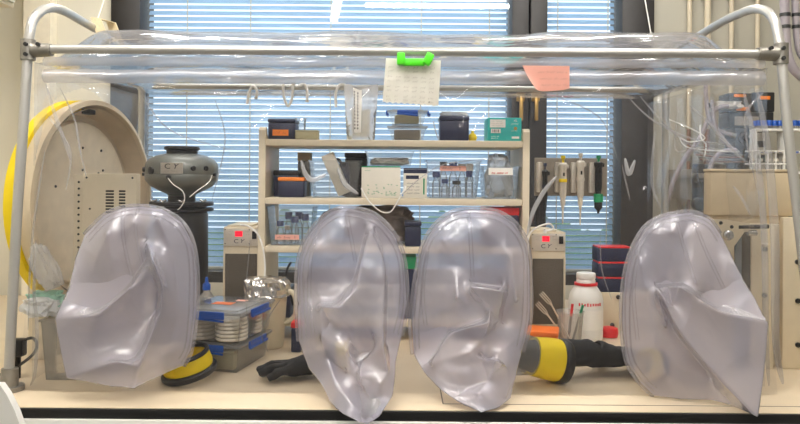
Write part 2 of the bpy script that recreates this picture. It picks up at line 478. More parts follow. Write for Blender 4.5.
# lamps
def lamp(x, y, L, rot, label, sc_=1.0):
    t = thing('ceiling_lamp', (x, y, ZT), label, 'lamp', 'fluorescent ceiling lamps')
    t.rotation_euler = (0, 0, rot)
    R = Matrix.Translation((x, y, 0)) @ Matrix.Rotation(rot, 4, 'Z')
    m = MB(); m.box((-L / 2 - .02, -.075, ZT - .045), (L / 2 + .02, .075, ZT - .001), .004); bmesh.ops.transform(m.bm, matrix=R, verts=m.bm.verts); m.build('housing', 'white', t)
    m = MB(); m.box((-L / 2, -.034 * sc_, ZT - .075), (L / 2, .034 * sc_, ZT - .0465), .012); bmesh.ops.transform(m.bm, matrix=R, verts=m.bm.verts); m.build('diffuser', 'lamp', t)
lamp(.32, -1.17, 1.25, 0, 'fluorescent lamp reflected as the wide white bar in the window')
lamp(-.55, -1.25, 1.0, PI / 2 - .14, 'fluorescent lamp reflected as the slanting white bar in the window')
lamp(-.9, -.45, 1.3, 0, 'ceiling lamp above the left half of the chamber')
lamp(1.0, -.35, 1.3, 0, 'ceiling lamp above the right half of the chamber')
lamp(-.75, .78, .8, 0, 'ceiling lamp near the window above the drum end')  # unseen lamp added to brighten the shelf interior
lamp(.75, .78, .8, 0, 'ceiling lamp near the window above the pipettes')  # second unseen lamp, also added to light the shelves
lamp(-1.0, -3.25, 1.3, 0, 'ceiling lamp on the left behind the camera')
lamp(1.1, -3.25, 1.3, 0, 'ceiling lamp on the right behind the camera')

# ------------------------------------------------------------------ bench
t = thing('workbench', (0, .6, 0), 'long beige laboratory bench with a black front edge under the chamber', 'bench')
YF = 1.665 - D0
m = MB(); m.box((XL + .01, YF + .004, TB - .03), (XR - .01, YW - .035, TB), .002); m.build('worktop', 'bench', t)
m = MB(); m.box((XL + .01, YF - .006, TB - .024), (XR - .01, YF + .0035, TB - .0015), .001); m.build('edge_strip', 'blackedge', t)
m = MB(); m.box((XL + .01, YF - .012, .12), (XR - .01, YF + .02, TB - .0245), .004); m.build('apron', 'white', t)
m = MB(); m.box((XL + .01, YF + .08, .005), (XR - .01, YF + .10, .118)); m.build('plinth', 'blackedge', t, smooth=False)
m = MB(); x = W(437, 360, 2.0).x
m.box((x - .0015, YF + .05, TB - .0005), (x + .0015, .9, TB + .0006)); m.box((x, YF + .048, TB - .0005), (1.4, YF + .051, TB + .0006)); m.build('joint_line', 'joint', t, smooth=False)
# white panel at bottom left
t = thing('side_panel_board', (-.95, -.33, 0), 'white rounded board standing against the bench at the bottom corner', 'board')
pp = [W(-60, 384, 1.50), W(1, 384, 1.50), W(8, 394, 1.50), W(16, 410, 1.50), W(21, 424, 1.50), W(30, 470, 1.5)]
pts = [(p.x, -.345, p.z) for p in pp]; pts += [(pts[-1][0], -.345, .0), (pts[0][0], -.345, .0)]
m = MB(); m.prism(pts, (0, .02, 0)); o = m.build('board_face', 'white', t)

# ------------------------------------------------------------------ chamber frame
DR = 2.62
t = thing('chamber_frame', (0, .4, TB), 'silver tubular frame standing on the bench around the vinyl chamber', 'frame')
RT = .0125
def tube_part(name, pts, r, mat, par, n=14):
    m = MB(); m.tube(pts, r, n); return m.build(name, mat, par)
# left hoop: front post up to the bend and back to the rear post
for side in ('l', 'r'):
    if side == 'l':
        foot = W(9, 392, 1.795); p = [W(8.5, 383, 1.80), W(11, 330, 1.805), W(17, 215, 1.82), W(23, 130, 1.83), W(28, 50, D0), W(30, 32, D0 + .005)]
        bend = [W(33, 20, D0 + .02), W(42, 10.5, D0 + .05), W(53, 8, D0 + .09), W(66, 12, D0 + .15), W(85, 23, D0 + .28)]
        rear = [W(112, 38, D0 + .48), W(130, 49, DR - .14), W(139, 60, DR - .04), W(142, 75, DR)]
        xr = W(142, 75, DR).x
    else:
        foot = W(818, 396, 1.795); p = [W(817, 386, 1.80), W(811, 330, 1.805), W(798, 215, 1.82), W(788, 130, 1.83), W(781, 54, D0), W(779, 40, D0 + .005)]
        bend = [W(775, 22, D0 + .02), W(767, 11.5, D0 + .05), W(756, 9, D0 + .09), W(744, 12, D0 + .15), W(722, 22, D0 + .28)]
        rear = [W(695, 38, D0 + .48), W(676, 50, DR - .14), W(668, 62, DR - .04), W(666, 77, DR)]
        xr = W(666, 77, DR).x
    foot.z = TB
    hp = smooth_path([Vector((foot.x, foot.y, TB + .012))] + p + bend + rear, 5) + [Vector((xr, DR - D0, ZC)), Vector((xr, DR - D0, TB + .002))]
    tube_part('hoop_tube', hp, RT, 'alu', t)
    m = MB(); q = p[1] - p[0]
    m.cyl(Vector((foot.x, foot.y, TB + .001)), Vector((foot.x, foot.y, TB + .012)), .036, n=28)
    m.cyl(Vector((foot.x, foot.y, TB + .012)), Vector((foot.x, foot.y, TB + .012)) + q * .33, .0225, .020, 24)
    m.build('foot_flange', 'cast', t)
    # clamp where the front rail meets the post
    c = p[4].copy()
    m = MB(); m.cyl(c + Vector((0, 0, -.027)), c + Vector((0, 0, .027)), .0185, n=24)
    sgn = 1 if side == 'l' else -1
    m.cyl(c + Vector((sgn * .012, -.0, 0)), c + Vector((sgn * .062, 0, 0)), .0195, .0165, 20)
    cl = m.build('rail_clamp', 'cast', t)
    m = MB()
    for dz, dx in ((.012, .004), (.012, .036), (-.014, .004)):
        m = MB(); a = c + Vector((sgn * dx, -.016, dz)); m.cyl(a, a + Vector((0, -.007, 0)), .0052, n=10); m.build('clamp_screw', 'darkmetal', cl)
a, b = W(33, 49, D0), W(776, 54, D0)
tube_part('front_rail', [a, b], RT * .96, 'alu', t)
a, b = W(142, 87, DR), W(666, 89, DR)
zr = (a.z + b.z) / 2
tube_part('rear_rail', [Vector((a.x, DR - D0, zr)), Vector((b.x, DR - D0, zr))], RT * .9, 'alu', t)

# ------------------------------------------------------------------ vinyl tent
tent = thing('vinyl_chamber', (0, .4, TB), 'large clear vinyl glove chamber tent hung inside the silver frame', 'glove box')
XT = .975; Y0, Y1 = .022, DR + .14 - D0
ZTOP = W(400, 66, Y0 + D0).z
def nz(x, y, z, s=3.0): return noise.noise(Vector((x * s, y * s, z * s)))
m = MB()
def ffront(u, v):
    x = -XT + 2 * XT * u; z = TB + .004 + (ZTOP - TB) * v
    e = min(1.0, min(u, 1 - u) * 14) ; 
    amp = .006 + .022 * max(0, v - .55) + .02 * max(0, .55 - abs(u - .92) * 8) * .5
    y = Y0 + amp * (nz(x * 2.2 + z, 0, z * 1.4, 3.0) + .5 * nz(x * 4 - z * 2, 5, z * 2, 4)) + .012 * math.exp(-((v - 1) / .06) ** 2)
    y = max(y, Y0 - .016) - .075 * max(0, 1 - v / .75) ** 1.35
    return Vector((x, y + .012 * (1 - e), z))
m.grid(ffront, 120, 60)
fr = m.build('front_wall', 'tentfilm', tent)
m = MB()
def fback(u, v):
    x = -XT + 2 * XT * u; z = TB + .004 + (ZTOP + .03 - TB) * v
    return Vector((x, Y1 + .01 * nz(x, 2, z, 3), z))
m.grid(fback, 50, 24); m.build('back_wall', 'tentfilm', tent)
AC = Vector((-.945, .36, ZC - .082)); AR = .335
for sgn, nm in ((-1, 'side_wall'), (1, 'side_wall')):
    m = MB()
    def fside(u, v):
        y = Y0 + (Y1 - Y0) * u; z = TB + .004 + (ZTOP - TB) * v
        e = min(1.0, min(u, 1 - u) * 6)
        return Vector((sgn * (XT + e * (.012 + .016 * nz(y * 2, 3 + sgn, z, 3) + .006 * math.sin(z * 22))), y, z))
    keep = (lambda a, b: not (((a.y + b.y) / 2 - AC.y) ** 2 + ((a.z + b.z) / 2 - AC.z) ** 2 < (AR + .015) ** 2)) if sgn < 0 else None
    m.grid(fside, 150, 150, keep); m.build(nm, 'sidefilm', tent)
# roof, billowing over the rails
m = MB()
def froof(u, v):
    x = -XT + 2 * XT * u; y = Y0 - .004 + (Y1 - Y0) * v
    e = min(1.0, min(u, 1 - u) * 14); e = e * e * (3 - 2 * e)
    z = ZTOP + e * (.118 * min(1, v / .13) ** .5 * (1 - v) ** .55 + .03 * nz(x * 1.4, y * 3, 1, 2.2) * math.sin(PI * v)) + .02 * v
    return Vector((x, y, z + .02 * e * nz(x * 3, y * 5, 4, 2) * math.sin(PI * v)))
m.grid(froof, 140, 60); m.build('roof_sheet', 'rooffilm', tent)
# welded hems along the top of the front wall
for (y0, y1, amp) in ((58, 67, .010), (70.5, 84, .012)):
    m = MB()
    def fh(u, v):
        px = 44 + (764 - 44) * u
        k = math.sin(PI * v)
        h0, h1 = y0 + 1.2 * nz(u * 9, 0, y0, 1), y1 + 1.5 * nz(u * 7, 3, y1, 1)
        p = W(px, (h0 + (h1 - h0) * v) + 2.5 * (u - .5) + 0 , D0 + Y0 - .012)
        p.y -= amp * k + .004 * nz(u * 30, v, y0, 1)
        return p
    m.grid(fh, 140, 8); m.build('hem_band', 'hemfilm', tent)
# pinched creases that stand out of the film, some whitened into painted highlights
creases = [
    ([(690, 106), (708, 122), (735, 152), (764, 176)], .0035), ([(622, 90), (650, 118), (690, 138), (735, 146)], .0025),
    ([(640, 96), (668, 128), (700, 152), (716, 168)], .0025), ([(733, 186), (742, 198), (750, 214)], .004),
    ([(744, 92), (756, 150), (764, 230), (766, 330), (769, 386)], .009), ([(757, 90), (768, 150), (775, 240), (776, 340), (783, 384)], .012),
    ([(764, 92), (745, 120), (757, 190)], .003), ([(678, 112), (676, 150), (700, 147), (735, 152)], .002),
    ([(46, 84), (54, 112), (64, 140), (70, 160)], .005), ([(60, 88), (74, 118), (80, 150), (86, 176)], .003), ([(48, 116), (70, 150), (66, 190)], .003),
    ([(36, 240), (34, 290), (37, 330), (35, 372), (30, 386)], .005), ([(45, 150), (32, 240), (28, 330)], .003),
    ([(527, 236), (533, 212), (545, 190), (557, 176)], .006), ([(215, 100), (225, 140), (212, 200)], .002), ([(140, 92), (170, 130), (230, 150)], .002),
    ([(400, 196), (440, 166), (500, 158)], .0018), ([(555, 96), (600, 118), (618, 160)], .002), ([(338, 168), (345, 184), (358, 194)], .0066),
    ([(301, 160), (306, 175), (314, 180), (326, 174)], .0068), ([(625, 158), (629, 174), (635, 160)], .0062), ([(655, 130), (652, 180), (660, 207)], .004), ([(622, 165), (630, 200)], .002),
    ([(280, 300), (262, 330), (268, 352)], .0018), ([(600, 232), (602, 270), (612, 300)], .0018), ([(250, 240), (246, 300), (252, 345)], .0015)]
for pl, r in creases:
    m = MB(); q = smooth_path([W(a, b, D0 + Y0 - .026) for a, b in pl], 8)
    k = len(q); m.tube(q, [max(.0006, r * math.sin(PI * (i + .3) / (k - .4)) ** .5) for i in range(k)], 8, flat=.6)
    m.build('film_crease', 'shine' if r >= .006 and r < .009 else 'crease', fr)
# hanging straps over the hoops
m = MB()
fr_ = [W(91, 17, 2.17), W(101, 18.5, 2.17), W(110, 42, 2.17), W(99, 41, 2.17)]; bk_ = [p + Vector((.012, .085, .006)) for p in fr_]
top_ = [fr_[0], fr_[1], bk_[1], bk_[0]]
for qd in (fr_, bk_, top_):
    V = [m.bm.verts.new(p) for p in qd]; m.bm.faces.new(V)
bmesh.ops.remove_doubles(m.bm, verts=m.bm.verts, dist=1e-5)
bmesh.ops.solidify(m.bm, geom=list(m.bm.faces), thickness=.002); m.build('hanging_strap', 'strap', tent)

# ------------------------------------------------------------------ gauntlet sleeves
def sleeve(outline, inner, folds, seams, label, d0=1.80):
    outline = list(outline)
    c = Vector((sum(p[0] for p in outline) / len(outline), sum(p[1] for p in outline) / len(outline)))
    n = len(outline)
    inner = list(inner); plain = []
    for f in folds:
        if f[0] == 'lip':
            _, side, drop, idx = f
            plain.append(idx)
            full = [(inner[k] if k >= 0 else outline[-k - 1]) for k in idx]
            under = []
            for q in range(len(full)):
                if idx[q] < 0: continue
                a_ = full[max(q - 1, 0)]; b_ = full[min(q + 1, len(full) - 1)]
                tx, ty = b_[0] - a_[0], b_[1] - a_[1]; L_ = math.hypot(tx, ty)
                nxx, nyy = -ty / L_ * side, tx / L_ * side
                inner.append((full[q][0] + nxx * 3.5, full[q][1] + nyy * 3.5, max(.012, full[q][2] - drop))); under.append(len(inner) - 1)
            if len(under) > 1: plain.append(tuple(under))
        else: plain.append(f)
    folds = plain
    allp = [(p[0], p[1], p[2]) for p in outline] + [(p[0], p[1], p[2]) for p in inner]
    base = W(c.x, c.y, d0); base.z = TB
    t = thing('gauntlet_sleeve', base, label, 'sleeve', 'sleeves hanging out of the chamber')
    n = len(outline)
    # light resampling of the outline
    verts2 = [Vector((p[0], -p[1])) for p in allp]
    edges = [(i, (i + 1) % n) for i in range(n)]
    for f in folds:
        f = [n + k if k >= 0 else -k - 1 for k in f]
        edges += list(zip(f, f[1:]))
    r = delaunay_2d_cdt(verts2, edges, [list(range(n))], 1, 1e-4)
    V, E, Fc, ov = r[0], r[1], r[2], r[3]
    fold_set = set(); out_set = set()
    orig = {}
    for i, o in enumerate(ov):
        if o: orig[o[0]] = i
    dep = []
    for i, v in enumerate(V):
        if ov[i]: dep.append(allp[ov[i][0]][2])
        else:
            q = sorted((((Vector((p[0], -p[1])) - v).length), p[2]) for p in allp)[:3]
            dep.append(sum(x[1] / (x[0] + .1) for x in q) / sum(1 / (x[0] + .1) for x in q))
    def put(px, py, dd):
        d = min(d0 - dd, bench_d(px, py) - .012)
        return W(px, py, d)
    bm = bmesh.new()
    bv = [bm.verts.new(put(v.x, -v.y, dep[i])) for i, v in enumerate(V)]
    for f in Fc:
        try: bm.faces.new([bv[i] for i in f])
        except ValueError: pass
    # back sheet
    r2 = delaunay_2d_cdt([Vector((p[0], -p[1])) for p in outline] + [Vector((c.x, -c.y)), Vector((c.x, -c.y + 45)), Vector((c.x, -c.y - 45))], [(i, (i + 1) % n) for i in range(n)], [list(range(n))], 1, 1e-4)
    mp = []
    for i, v in enumerate(r2[0]):
        o = r2[3][i][0] if r2[3][i] else None
        if o is not None and o < n and o in orig: mp.append(bv[orig[o]])
        else:
            q = put(v.x, -v.y, .004); mp.append(bm.verts.new(q))
    for f in r2[2]:
        try: bm.faces.new([mp[i] for i in f])
        except ValueError: pass
    fixed = set()
    for f in folds:
        f = [n + k if k >= 0 else -k - 1 for k in f]
        for p, q in zip(f, f[1:]):
            if p in orig and q in orig: fixed.add(frozenset((orig[p], orig[q])))
    for i in range(n):
        p, q = orig.get(i), orig.get((i + 1) % n)
        if p is not None and q is not None: fixed.add(frozenset((p, q)))
    bm.verts.index_update()
    fx = bm.edges.layers.int.new('fixed'); vx = bm.verts.layers.int.new('fixed')
    for e in bm.edges:
        if frozenset((e.verts[0].index, e.verts[1].index)) in fixed: e[fx] = 1
    for _ in range(4):
        mids = []
        sp = bmesh.ops.subdivide_edges(bm, edges=list(bm.edges), cuts=1, use_grid_fill=True)
        bmesh.ops.triangulate(bm, faces=[f for f in bm.faces if len(f.verts) > 4])
        for v in bm.verts: v[vx] = 0
        for e in bm.edges:
            if e[fx]:
                e.verts[0][vx] = 1; e.verts[1][vx] = 1
        free = [v for v in bm.verts if not v[vx]]
        for _k in range(6): bmesh.ops.smooth_vert(bm, verts=free, factor=.5, use_axis_x=True, use_axis_y=True, use_axis_z=True)
    for _k in range(10): bmesh.ops.smooth_vert(bm, verts=free, factor=.5, use_axis_x=True, use_axis_y=True, use_axis_z=True)
    for _k in range(2): bmesh.ops.smooth_vert(bm, verts=list(bm.verts), factor=.5, use_axis_x=True, use_axis_y=True, use_axis_z=True)
    bmesh.ops.recalc_face_normals(bm, faces=bm.faces)
    bm.normal_update()
    off = {}
    for v in bm.verts:
        p = v.co; nv = v.normal
        if nv.y > 0: continue
        q = noise.noise(Vector((p.x * 12 + base.x * 7, p.y * 8, p.z * 8)))
        r_ = noise.noise(Vector((p.x * 30 + p.z * 14, p.y * 20, p.z * 18 - base.x * 3)))
        off[v] = nv * ((1 - abs(q) * 2) ** 3 * .0020 + (1 - abs(r_) * 2) ** 3 * .0004)
    for v, d in off.items(): v.co += d
    me = bpy.data.meshes.new('sleeve_bag'); bm.to_mesh(me)
    o = bpy.data.objects.new('sleeve_bag', me); C.objects.link(o); me.materials.append(M['sleeve'])
    for p in me.polygons: p.use_smooth = True
    o.parent = t; o.matrix_parent_inverse = chain_matrix(t).inverted()
    from mathutils.bvhtree import BVHTree
    tree = BVHTree.FromBMesh(bm); eye = Vector((0, -D0, ZC))
    def on_bag(px, py, lift):
        q = W(px, py, 1.0); d = (q - eye).normalized()
        h = tree.ray_cast(eye, d)
        return h[0] - d * lift if h[0] is not None else W(px, py, d0)
    # weld beads round the arch, then the long seams down the sleeve
    arch = [p for p in outline if p[2] <= .035]
    k0 = outline.index(arch[0])
    j = next(i for i in range(n) if outline[i][2] > .035)
    ordered = [outline[(j + i) % n] for i in range(n) if outline[(j + i) % n][2] <= .035]
    for ins, rr in ((0, .0045), (4.5, .0016), (9, .0020)):
        loop = []
        for p in smooth_path([(q[0], q[1], 0) for q in ordered], 5):
            v = Vector((c.x - p.x, c.y - p.y)).normalized() * ins
            loop.append(on_bag(p.x + v.x, p.y + v.y, .001) if ins else W(p.x, p.y, d0 - .012))
        m = MB(); m.tube(loop, rr, 8); m.build('weld_bead', 'ring', t)
    for sm in seams:
        for dx in (0, 3.2):
            m = MB(); m.tube([on_bag(p.x + dx, p.y, .0004) for p in smooth_path([(q[0], q[1], 0) for q in sm], 6)], .0011, 6); m.build('seam', 'ring', t)
    bm.free()
    return t

# each point: pixel x, pixel y, distance (m) it bulges towards the viewer
s1o = [(141, 205.5, .01), (163, 209, .012), (183, 222, .012), (194, 243, .01), (198, 272, .01), (197.5, 311, .012), (192, 350, .02), (184, 366, .03), (161, 376, .05), (134, 389, .09), (113, 387, .09), (65, 379, .10), (59, 350, .10), (53.5, 318, .10), (67, 287, .07), (75, 258, .045), (84, 234, .025), (103, 215, .012), (122, 207, .01)]
s1i = [(108, 232, .075), (98, 316, .125), (132, 286, .105), (152, 257, .150), (163, 288, .125), (160, 311, .115), (139, 366, .150), (117, 361, .140), (122, 322, .06), (143, 333, .055), (124, 246, .03), (146, 238, .028), (157, 217, .07), (172, 252, .05), (180, 305, .055), (168, 350, .07), (92, 268, .05), (85, 343, .095), (112, 270, .045), (133, 222, .05), (118, 300, .06), (185, 262, .025), (150, 300, .07), (88, 362, .10)]
s1f = [('lip', -1, .10, (-14, 1, 2, 3)), ('lip', 1, .09, (3, 4, 5, 6)), ('lip', 1, .05, (6, 7, -12)), (12, 13, 14, 15), (0, 16), (6, -10), (0, 18), (19, 10), (3, 11)]
sleeve(s1o, s1i, s1f, [[(122, 209), (121, 230), (125, 255), (131, 280)], [(137, 207), (134, 228), (140, 262)]], 'sleeve hanging in front of the beige drum and vented box, with one pointed lower corner')
s2o = [(347.6, 207, .01), (374.6, 213.5, .012), (395, 234, .012), (405, 260, .01), (407.5, 303, .015), (402, 336, .03), (396, 360, .06), (394, 395, .12), (381, 416, .14), (368, 424, .15), (360, 422.5, .15), (342, 414, .14), (329.7, 402, .13), (321, 384, .10), (308, 368, .05), (298, 341, .02), (296, 303, .01), (297, 265, .01), (304, 241, .01), (317, 222, .01), (331, 211, .01)]
s2i = [(322, 306, .115), (339, 308, .145), (330, 322, .085), (321, 336, .110), (347, 352, .140), (361, 362, .09), (360, 377, .155), (370, 226, .075), (382, 348, .140), (364, 391, .10), (364, 416, .165), (380, 384, .15), (350, 374, .085), (327, 358, .10), (303, 290, .03), (315, 246, .055), (340, 262, .03), (356, 288, .115), (345, 226, .035), (385, 262, .085), (395, 300, .06), (330, 285, .035), (349, 330, .075), (388, 372, .12), (336, 386, .14), (376, 402, .13), (372, 300, .135), (312, 340, .05)]
s2f = [('lip', -1, .09, (0, 1)), (0, 2, 3), (1, 22, 4, 6, 9, 10), ('lip', 1, .085, (7, 17, 1)), ('lip', -1, .06, (7, 19, 8)), ('lip', 1, .07, (8, 5, 6)), (3, 13, 12), (13, 24, 10), (11, 25, 10), (8, 23, 11), (15, 14), (16, 18)]
sleeve(s2o, s2i, s2f, [[(344, 210), (349, 235), (354, 262)], [(316, 228), (309, 260), (308, 300), (312, 335)]], 'longest sleeve, drooping over the bench edge beside the foil topped jug')
s3o = [(470, 208.5, .01), (497, 211, .01), (516, 223, .012), (528, 244, .01), (531, 276, .01), (531, 319, .015), (523.5, 352, .03), (515, 379, .07), (511, 398, .10), (497, 409, .13), (482, 413, .13), (459.5, 403, .13), (441, 390, .10), (424, 373, .05), (412, 354, .02), (410, 319, .01), (415, 276, .01), (421.6, 246, .01), (434, 225, .01), (451, 212, .01)]
s3i = [(443, 241, .065), (458, 298, .105), (440, 301, .05), (469, 286, .130), (505, 291, .120), (489, 323, .140), (470, 325, .06), (466, 304, .075), (484, 338, .085), (430, 364, .075), (470, 352, .115), (496, 360, .150), (481, 361, .085), (467, 388, .10), (488, 381, .10), (506, 401, .11), (456, 399, .12), (516, 303, .06), (511, 254, .05), (482, 227, .055), (478, 262, .03), (496, 325, .05), (450, 332, .075), (478, 394, .145), (500, 340, .06), (424, 310, .04), (508, 370, .09), (455, 265, .04), (490, 307, .10), (440, 345, .065)]
s3f = [(0, 27, 1), (1, 7, 6), ('lip', -1, .10, (3, 4)), ('lip', 1, .08, (3, 28, 5)), ('lip', -1, .09, (4, 21)), ('lip', -1, .065, (9, 22, 5)), (9, 10, 8, 5), ('lip', -1, .05, (12, 11)), (10, 12, 14, 13), (11, 14, 23), (11, 26, 15), (16, 13, 23), (17, 18), (3, 7), (19, 20)]
sleeve(s3o, s3i, s3f, [[(467, 210), (469, 240), (471, 278)], [(426, 250), (421, 290), (424, 325)]], 'crumpled sleeve with many small folds beside the yellow and black cuff')
s4o = [(669, 214, .01), (691, 211.5, .01), (710, 219, .015), (720.5, 233, .03), (739.5, 270, .07), (755, 298, .10), (770, 323, .14), (767, 362, .15), (759, 419, .16), (731, 406, .11), (712, 401, .08), (680, 400, .04), (653, 396, .03), (640, 384, .02), (626, 362, .01), (621, 325, .01), (622, 287, .01), (629, 254, .01), (642, 229, .01), (655, 219, .01)]
s4i = [(655, 288, .13), (669, 287, .10), (680, 286, .155), (699, 299, .145), (720, 312, .145), (661, 294, .15), (680, 335, .15), (715, 374, .16), (683, 236, .035), (690, 260, .055), (697, 285, .07), (712, 262, .055), (735, 305, .07), (640, 262, .04), (648, 300, .045), (655, 345, .06), (668, 375, .075), (690, 385, .08), (730, 345, .135), (705, 330, .115), (740, 375, .14), (672, 232, .05), (695, 228, .045), (635, 320, .03), (662, 262, .035), (640, 360, .03), (672, 306, .115), (668, 330, .09)]
s4f = [('lip', -1, .11, (0, 1, 2, 3, 4, -7)), ('lip', 1, .09, (5, 6, 7, -9)), (0, 5), (2, 26), (1, 26), (21, 8, 22), (8, 9, 10, 3), (13, 14, 15, 16), (-7, 12, 11), (0, 27)]
sleeve(s4o, s4i, s4f, [[(673, 214), (682, 246), (694, 284)], [(690, 214), (704, 250), (722, 288)], [(638, 245), (632, 290), (636, 340)]], 'sleeve folded into large flat facets ending in a sharp point beside the airlock plates')

# ------------------------------------------------------------------ helpers for the contents
def open_box(m, x0, x1, y0, y1, z0, z1, inset=.012, th=.0018, rim=.004):
    """tapered open bin: outer and inner walls, floor and a rim"""
    def loop(i, z): return [(x0 + i, y0 + i, z), (x1 - i, y0 + i, z), (x1 - i, y1 - i, z), (x0 + i, y1 - i, z)]
    L = [loop(inset, z0), loop(0, z1 - rim), loop(-rim, z1 - rim), loop(-rim, z1), loop(th, z1), loop(inset + th, z0 + th)]
    V = [[m.bm.verts.new(p) for p in l] for l in L]
    m.bm.faces.new(V[0]); m.bm.faces.new(V[-1])
    for A, B in zip(V, V[1:]):
        for j in range(4): m.bm.faces.new((A[j], A[(j + 1) % 4], B[(j + 1) % 4], B[j]))

def label_plate(name, x0, x1, z0, z1, y, mat, par, th=.0008, rot=0):
    m = MB(); cx, cz = (x0 + x1) / 2, (z0 + z1) / 2
    m.box((x0, y - th, z0), (x1, y, z1), mat=Matrix.Rotation(rot, 4, 'Y') if rot else None)
    return m.build(name, mat, par, smooth=False)

def writing(par, x0, z, w, h, y, mat='ink', r=.0005, seed=1, name='handwriting'):
    m = MB(); m.squiggle((x0, y, z), (1, 0, 0), (0, 0, 1), w, h, r, random.Random(seed)); return m.build(name, mat, par)

def text(body, par, loc, size, mat, shear=0.0, sx=1.0, name='lettering'):
    cu = bpy.data.curves.new(name, 'FONT'); cu.body = body; cu.size = size; cu.extrude = .0002; cu.shear = shear
    cu.align_x = 'CENTER'; cu.align_y = 'CENTER'
    o = bpy.data.objects.new(name, cu); C.objects.link(o); cu.materials.append(M[mat])
    o.location = loc; o.rotation_euler = (PI / 2, 0, 0); o.scale = (sx, 1, 1)
    dg = bpy.context.evaluated_depsgraph_get(); dg.update()
    me = bpy.data.meshes.new_from_object(o.evaluated_get(dg)); mw = o.matrix_basis.copy(); bpy.data.objects.remove(o)
    me.transform(mw); o = bpy.data.objects.new(name, me); C.objects.link(o)
    o.parent = par; o.matrix_parent_inverse = chain_matrix(par).inverted()
    return o

def crumple(m, lo, hi, seed, amp=.25, n=3, pinch=0.0):
    """a crumpled bag-like lump filling a box"""
    lo, hi = Vector(lo), Vector(hi); c = (lo + hi) / 2; h = (hi - lo) / 2
    r = bmesh.ops.create_icosphere(m.bm, subdivisions=4, radius=1.0)
    for v in r['verts']:
        d = v.co.normalized()
        q = Vector([math.copysign(abs(x) ** .6, x) for x in d])
        k = 1 + amp * (noise.noise(d * 2.2 + Vector((seed, 0, 0))) + .5 * (1 - 2 * abs(noise.noise(d * 4.5 + Vector((0, seed, 0))))) - .4)
        p = q * k
        if pinch: p.x *= 1 - pinch * max(0, p.z); p.y *= 1 - pinch * max(0, p.z)
        v.co = Vector((c.x + max(-1, min(1, p.x)) * h.x, c.y + max(-1, min(1, p.y)) * h.y, c.z + max(-1, min(1, p.z)) * h.z))

# ------------------------------------------------------------------ shelf unit
DS = 2.36; YS = DS - D0
SD = .27
zs1 = ZC - (140 - 177) * DS / F; zs2 = ZC - (198.5 - 177) * DS / F; zs3 = ZC - (247 - 177) * DS / F
xl, xr = W(258.5, 177, DS).x, W(529.5, 177, DS).x
SP = .0225
t = thing('shelf_unit', ((xl + xr) / 2, YS + .13, TB), 'cream shelf unit holding bins and boxes at the back of the chamber', 'shelf unit')
for x0, x1 in ((xl, xl + SP), (xr - SP, xr)):
    m = MB(); zt = zs1 + .030
    prof = [(YS, TB + .001), (YS, zt)] + [(YS + .022 + .022 * math.cos(a), zt + .012 * math.sin(a)) for a in (PI, PI * .75, PI / 2)][1:] + [(YS + .05, zs1 + .004), (YS + SD - .05, zs1 + .004), (YS + SD - .03, zt), (YS + SD, zt), (YS + SD, TB + .001)]
    m.prism([(x0, a, b) for a, b in prof], (x1 - x0, 0, 0)); m.build('side_panel', 'shelf', t, smooth=False)
zs4 = TB + .07
for z in (zs1, zs2, zs3, zs4):
    m = MB(); m.box((xl + SP, YS + .003, z - .0225), (xr - SP, YS + SD, z), .003); m.build('shelf_board', 'shelf', t)

def navy_box(px, d, z, dep, label, stripe=None, group=None, name='sample_box'):
    x0, x1, za, zb = fbox(*px, d); y = d - D0; hgt = zb - za
    t = thing(name, ((x0 + x1) / 2, y + dep / 2, z), label, 'box', group)
    z += .001
    m = MB(); m.box((x0, y, z), (x1, y + dep, z + hgt * .8), .004); m.build('box_base', 'navy', t)
    m = MB(); m.box((x0 - .0015, y - .0015, z + hgt * .8 + .0005), (x1 + .0015, y + dep + .0015, z + hgt), .004); m.build('lid', 'navy' if not stripe else stripe, t)
    return t, x0, x1, y, z, z + hgt

# top row
t, x0, x1, y, z, zt = navy_box((268, 118, 295, 138.5), DS + .03, zs1, .10, 'navy box with an orange label on the top shelf, at its window end')
lb = label_plate('paper_label', x0 + .016, x1 - .022, z + .012, z + .033, y - .0016, 'orange', t); writing(lb, x0 + .02, z + .018, .042, .008, y - .0028, seed=3)
x0, x1, za, zb = fbox(295.5, 110, 301, 138, DS + .07)
t = thing('plastic_cup', ((x0 + x1) / 2, DS + .07 - D0, zs1), 'clear plastic cup tucked behind the navy box with orange label', 'cup')
m = MB(); c = ((x0 + x1) / 2 + .004, DS + .1 - D0, zs1 + .001); m.lathe([(.0, 0), (.016, 0), (.019, .075), (.021, .077), (.0185, .077), (.0155, .0015), (0, .0015)], c, n=24); m.build('cup_wall', 'bin', t)
m = MB(); m.lathe([(.0155, 0), (.0163, .02), (0, .0205)], (c[0], c[1], c[2] + .0021), n=20); m.build('cup_content', 'ltgrey', t)
x0, x1, za, zb = fbox(295.5, 131, 318, 139, DS + .01); y = DS + .005 - D0
t = thing('flat_carton', ((x0 + x1) / 2, y, zs1), 'low olive grey carton lying between navy box and standing bag', 'carton')
m = MB(); m.box((x0, y, zs1 + .001), (x1, y + .05, zs1 + .026), .002); m.build('tray', 'kraft', t)
m = MB(); m.box((x0 - .001, y - .001, zs1 + .0265), (x1 + .001, y + .051, zs1 + .031), .001); m.build('lid', 'kraft', t)
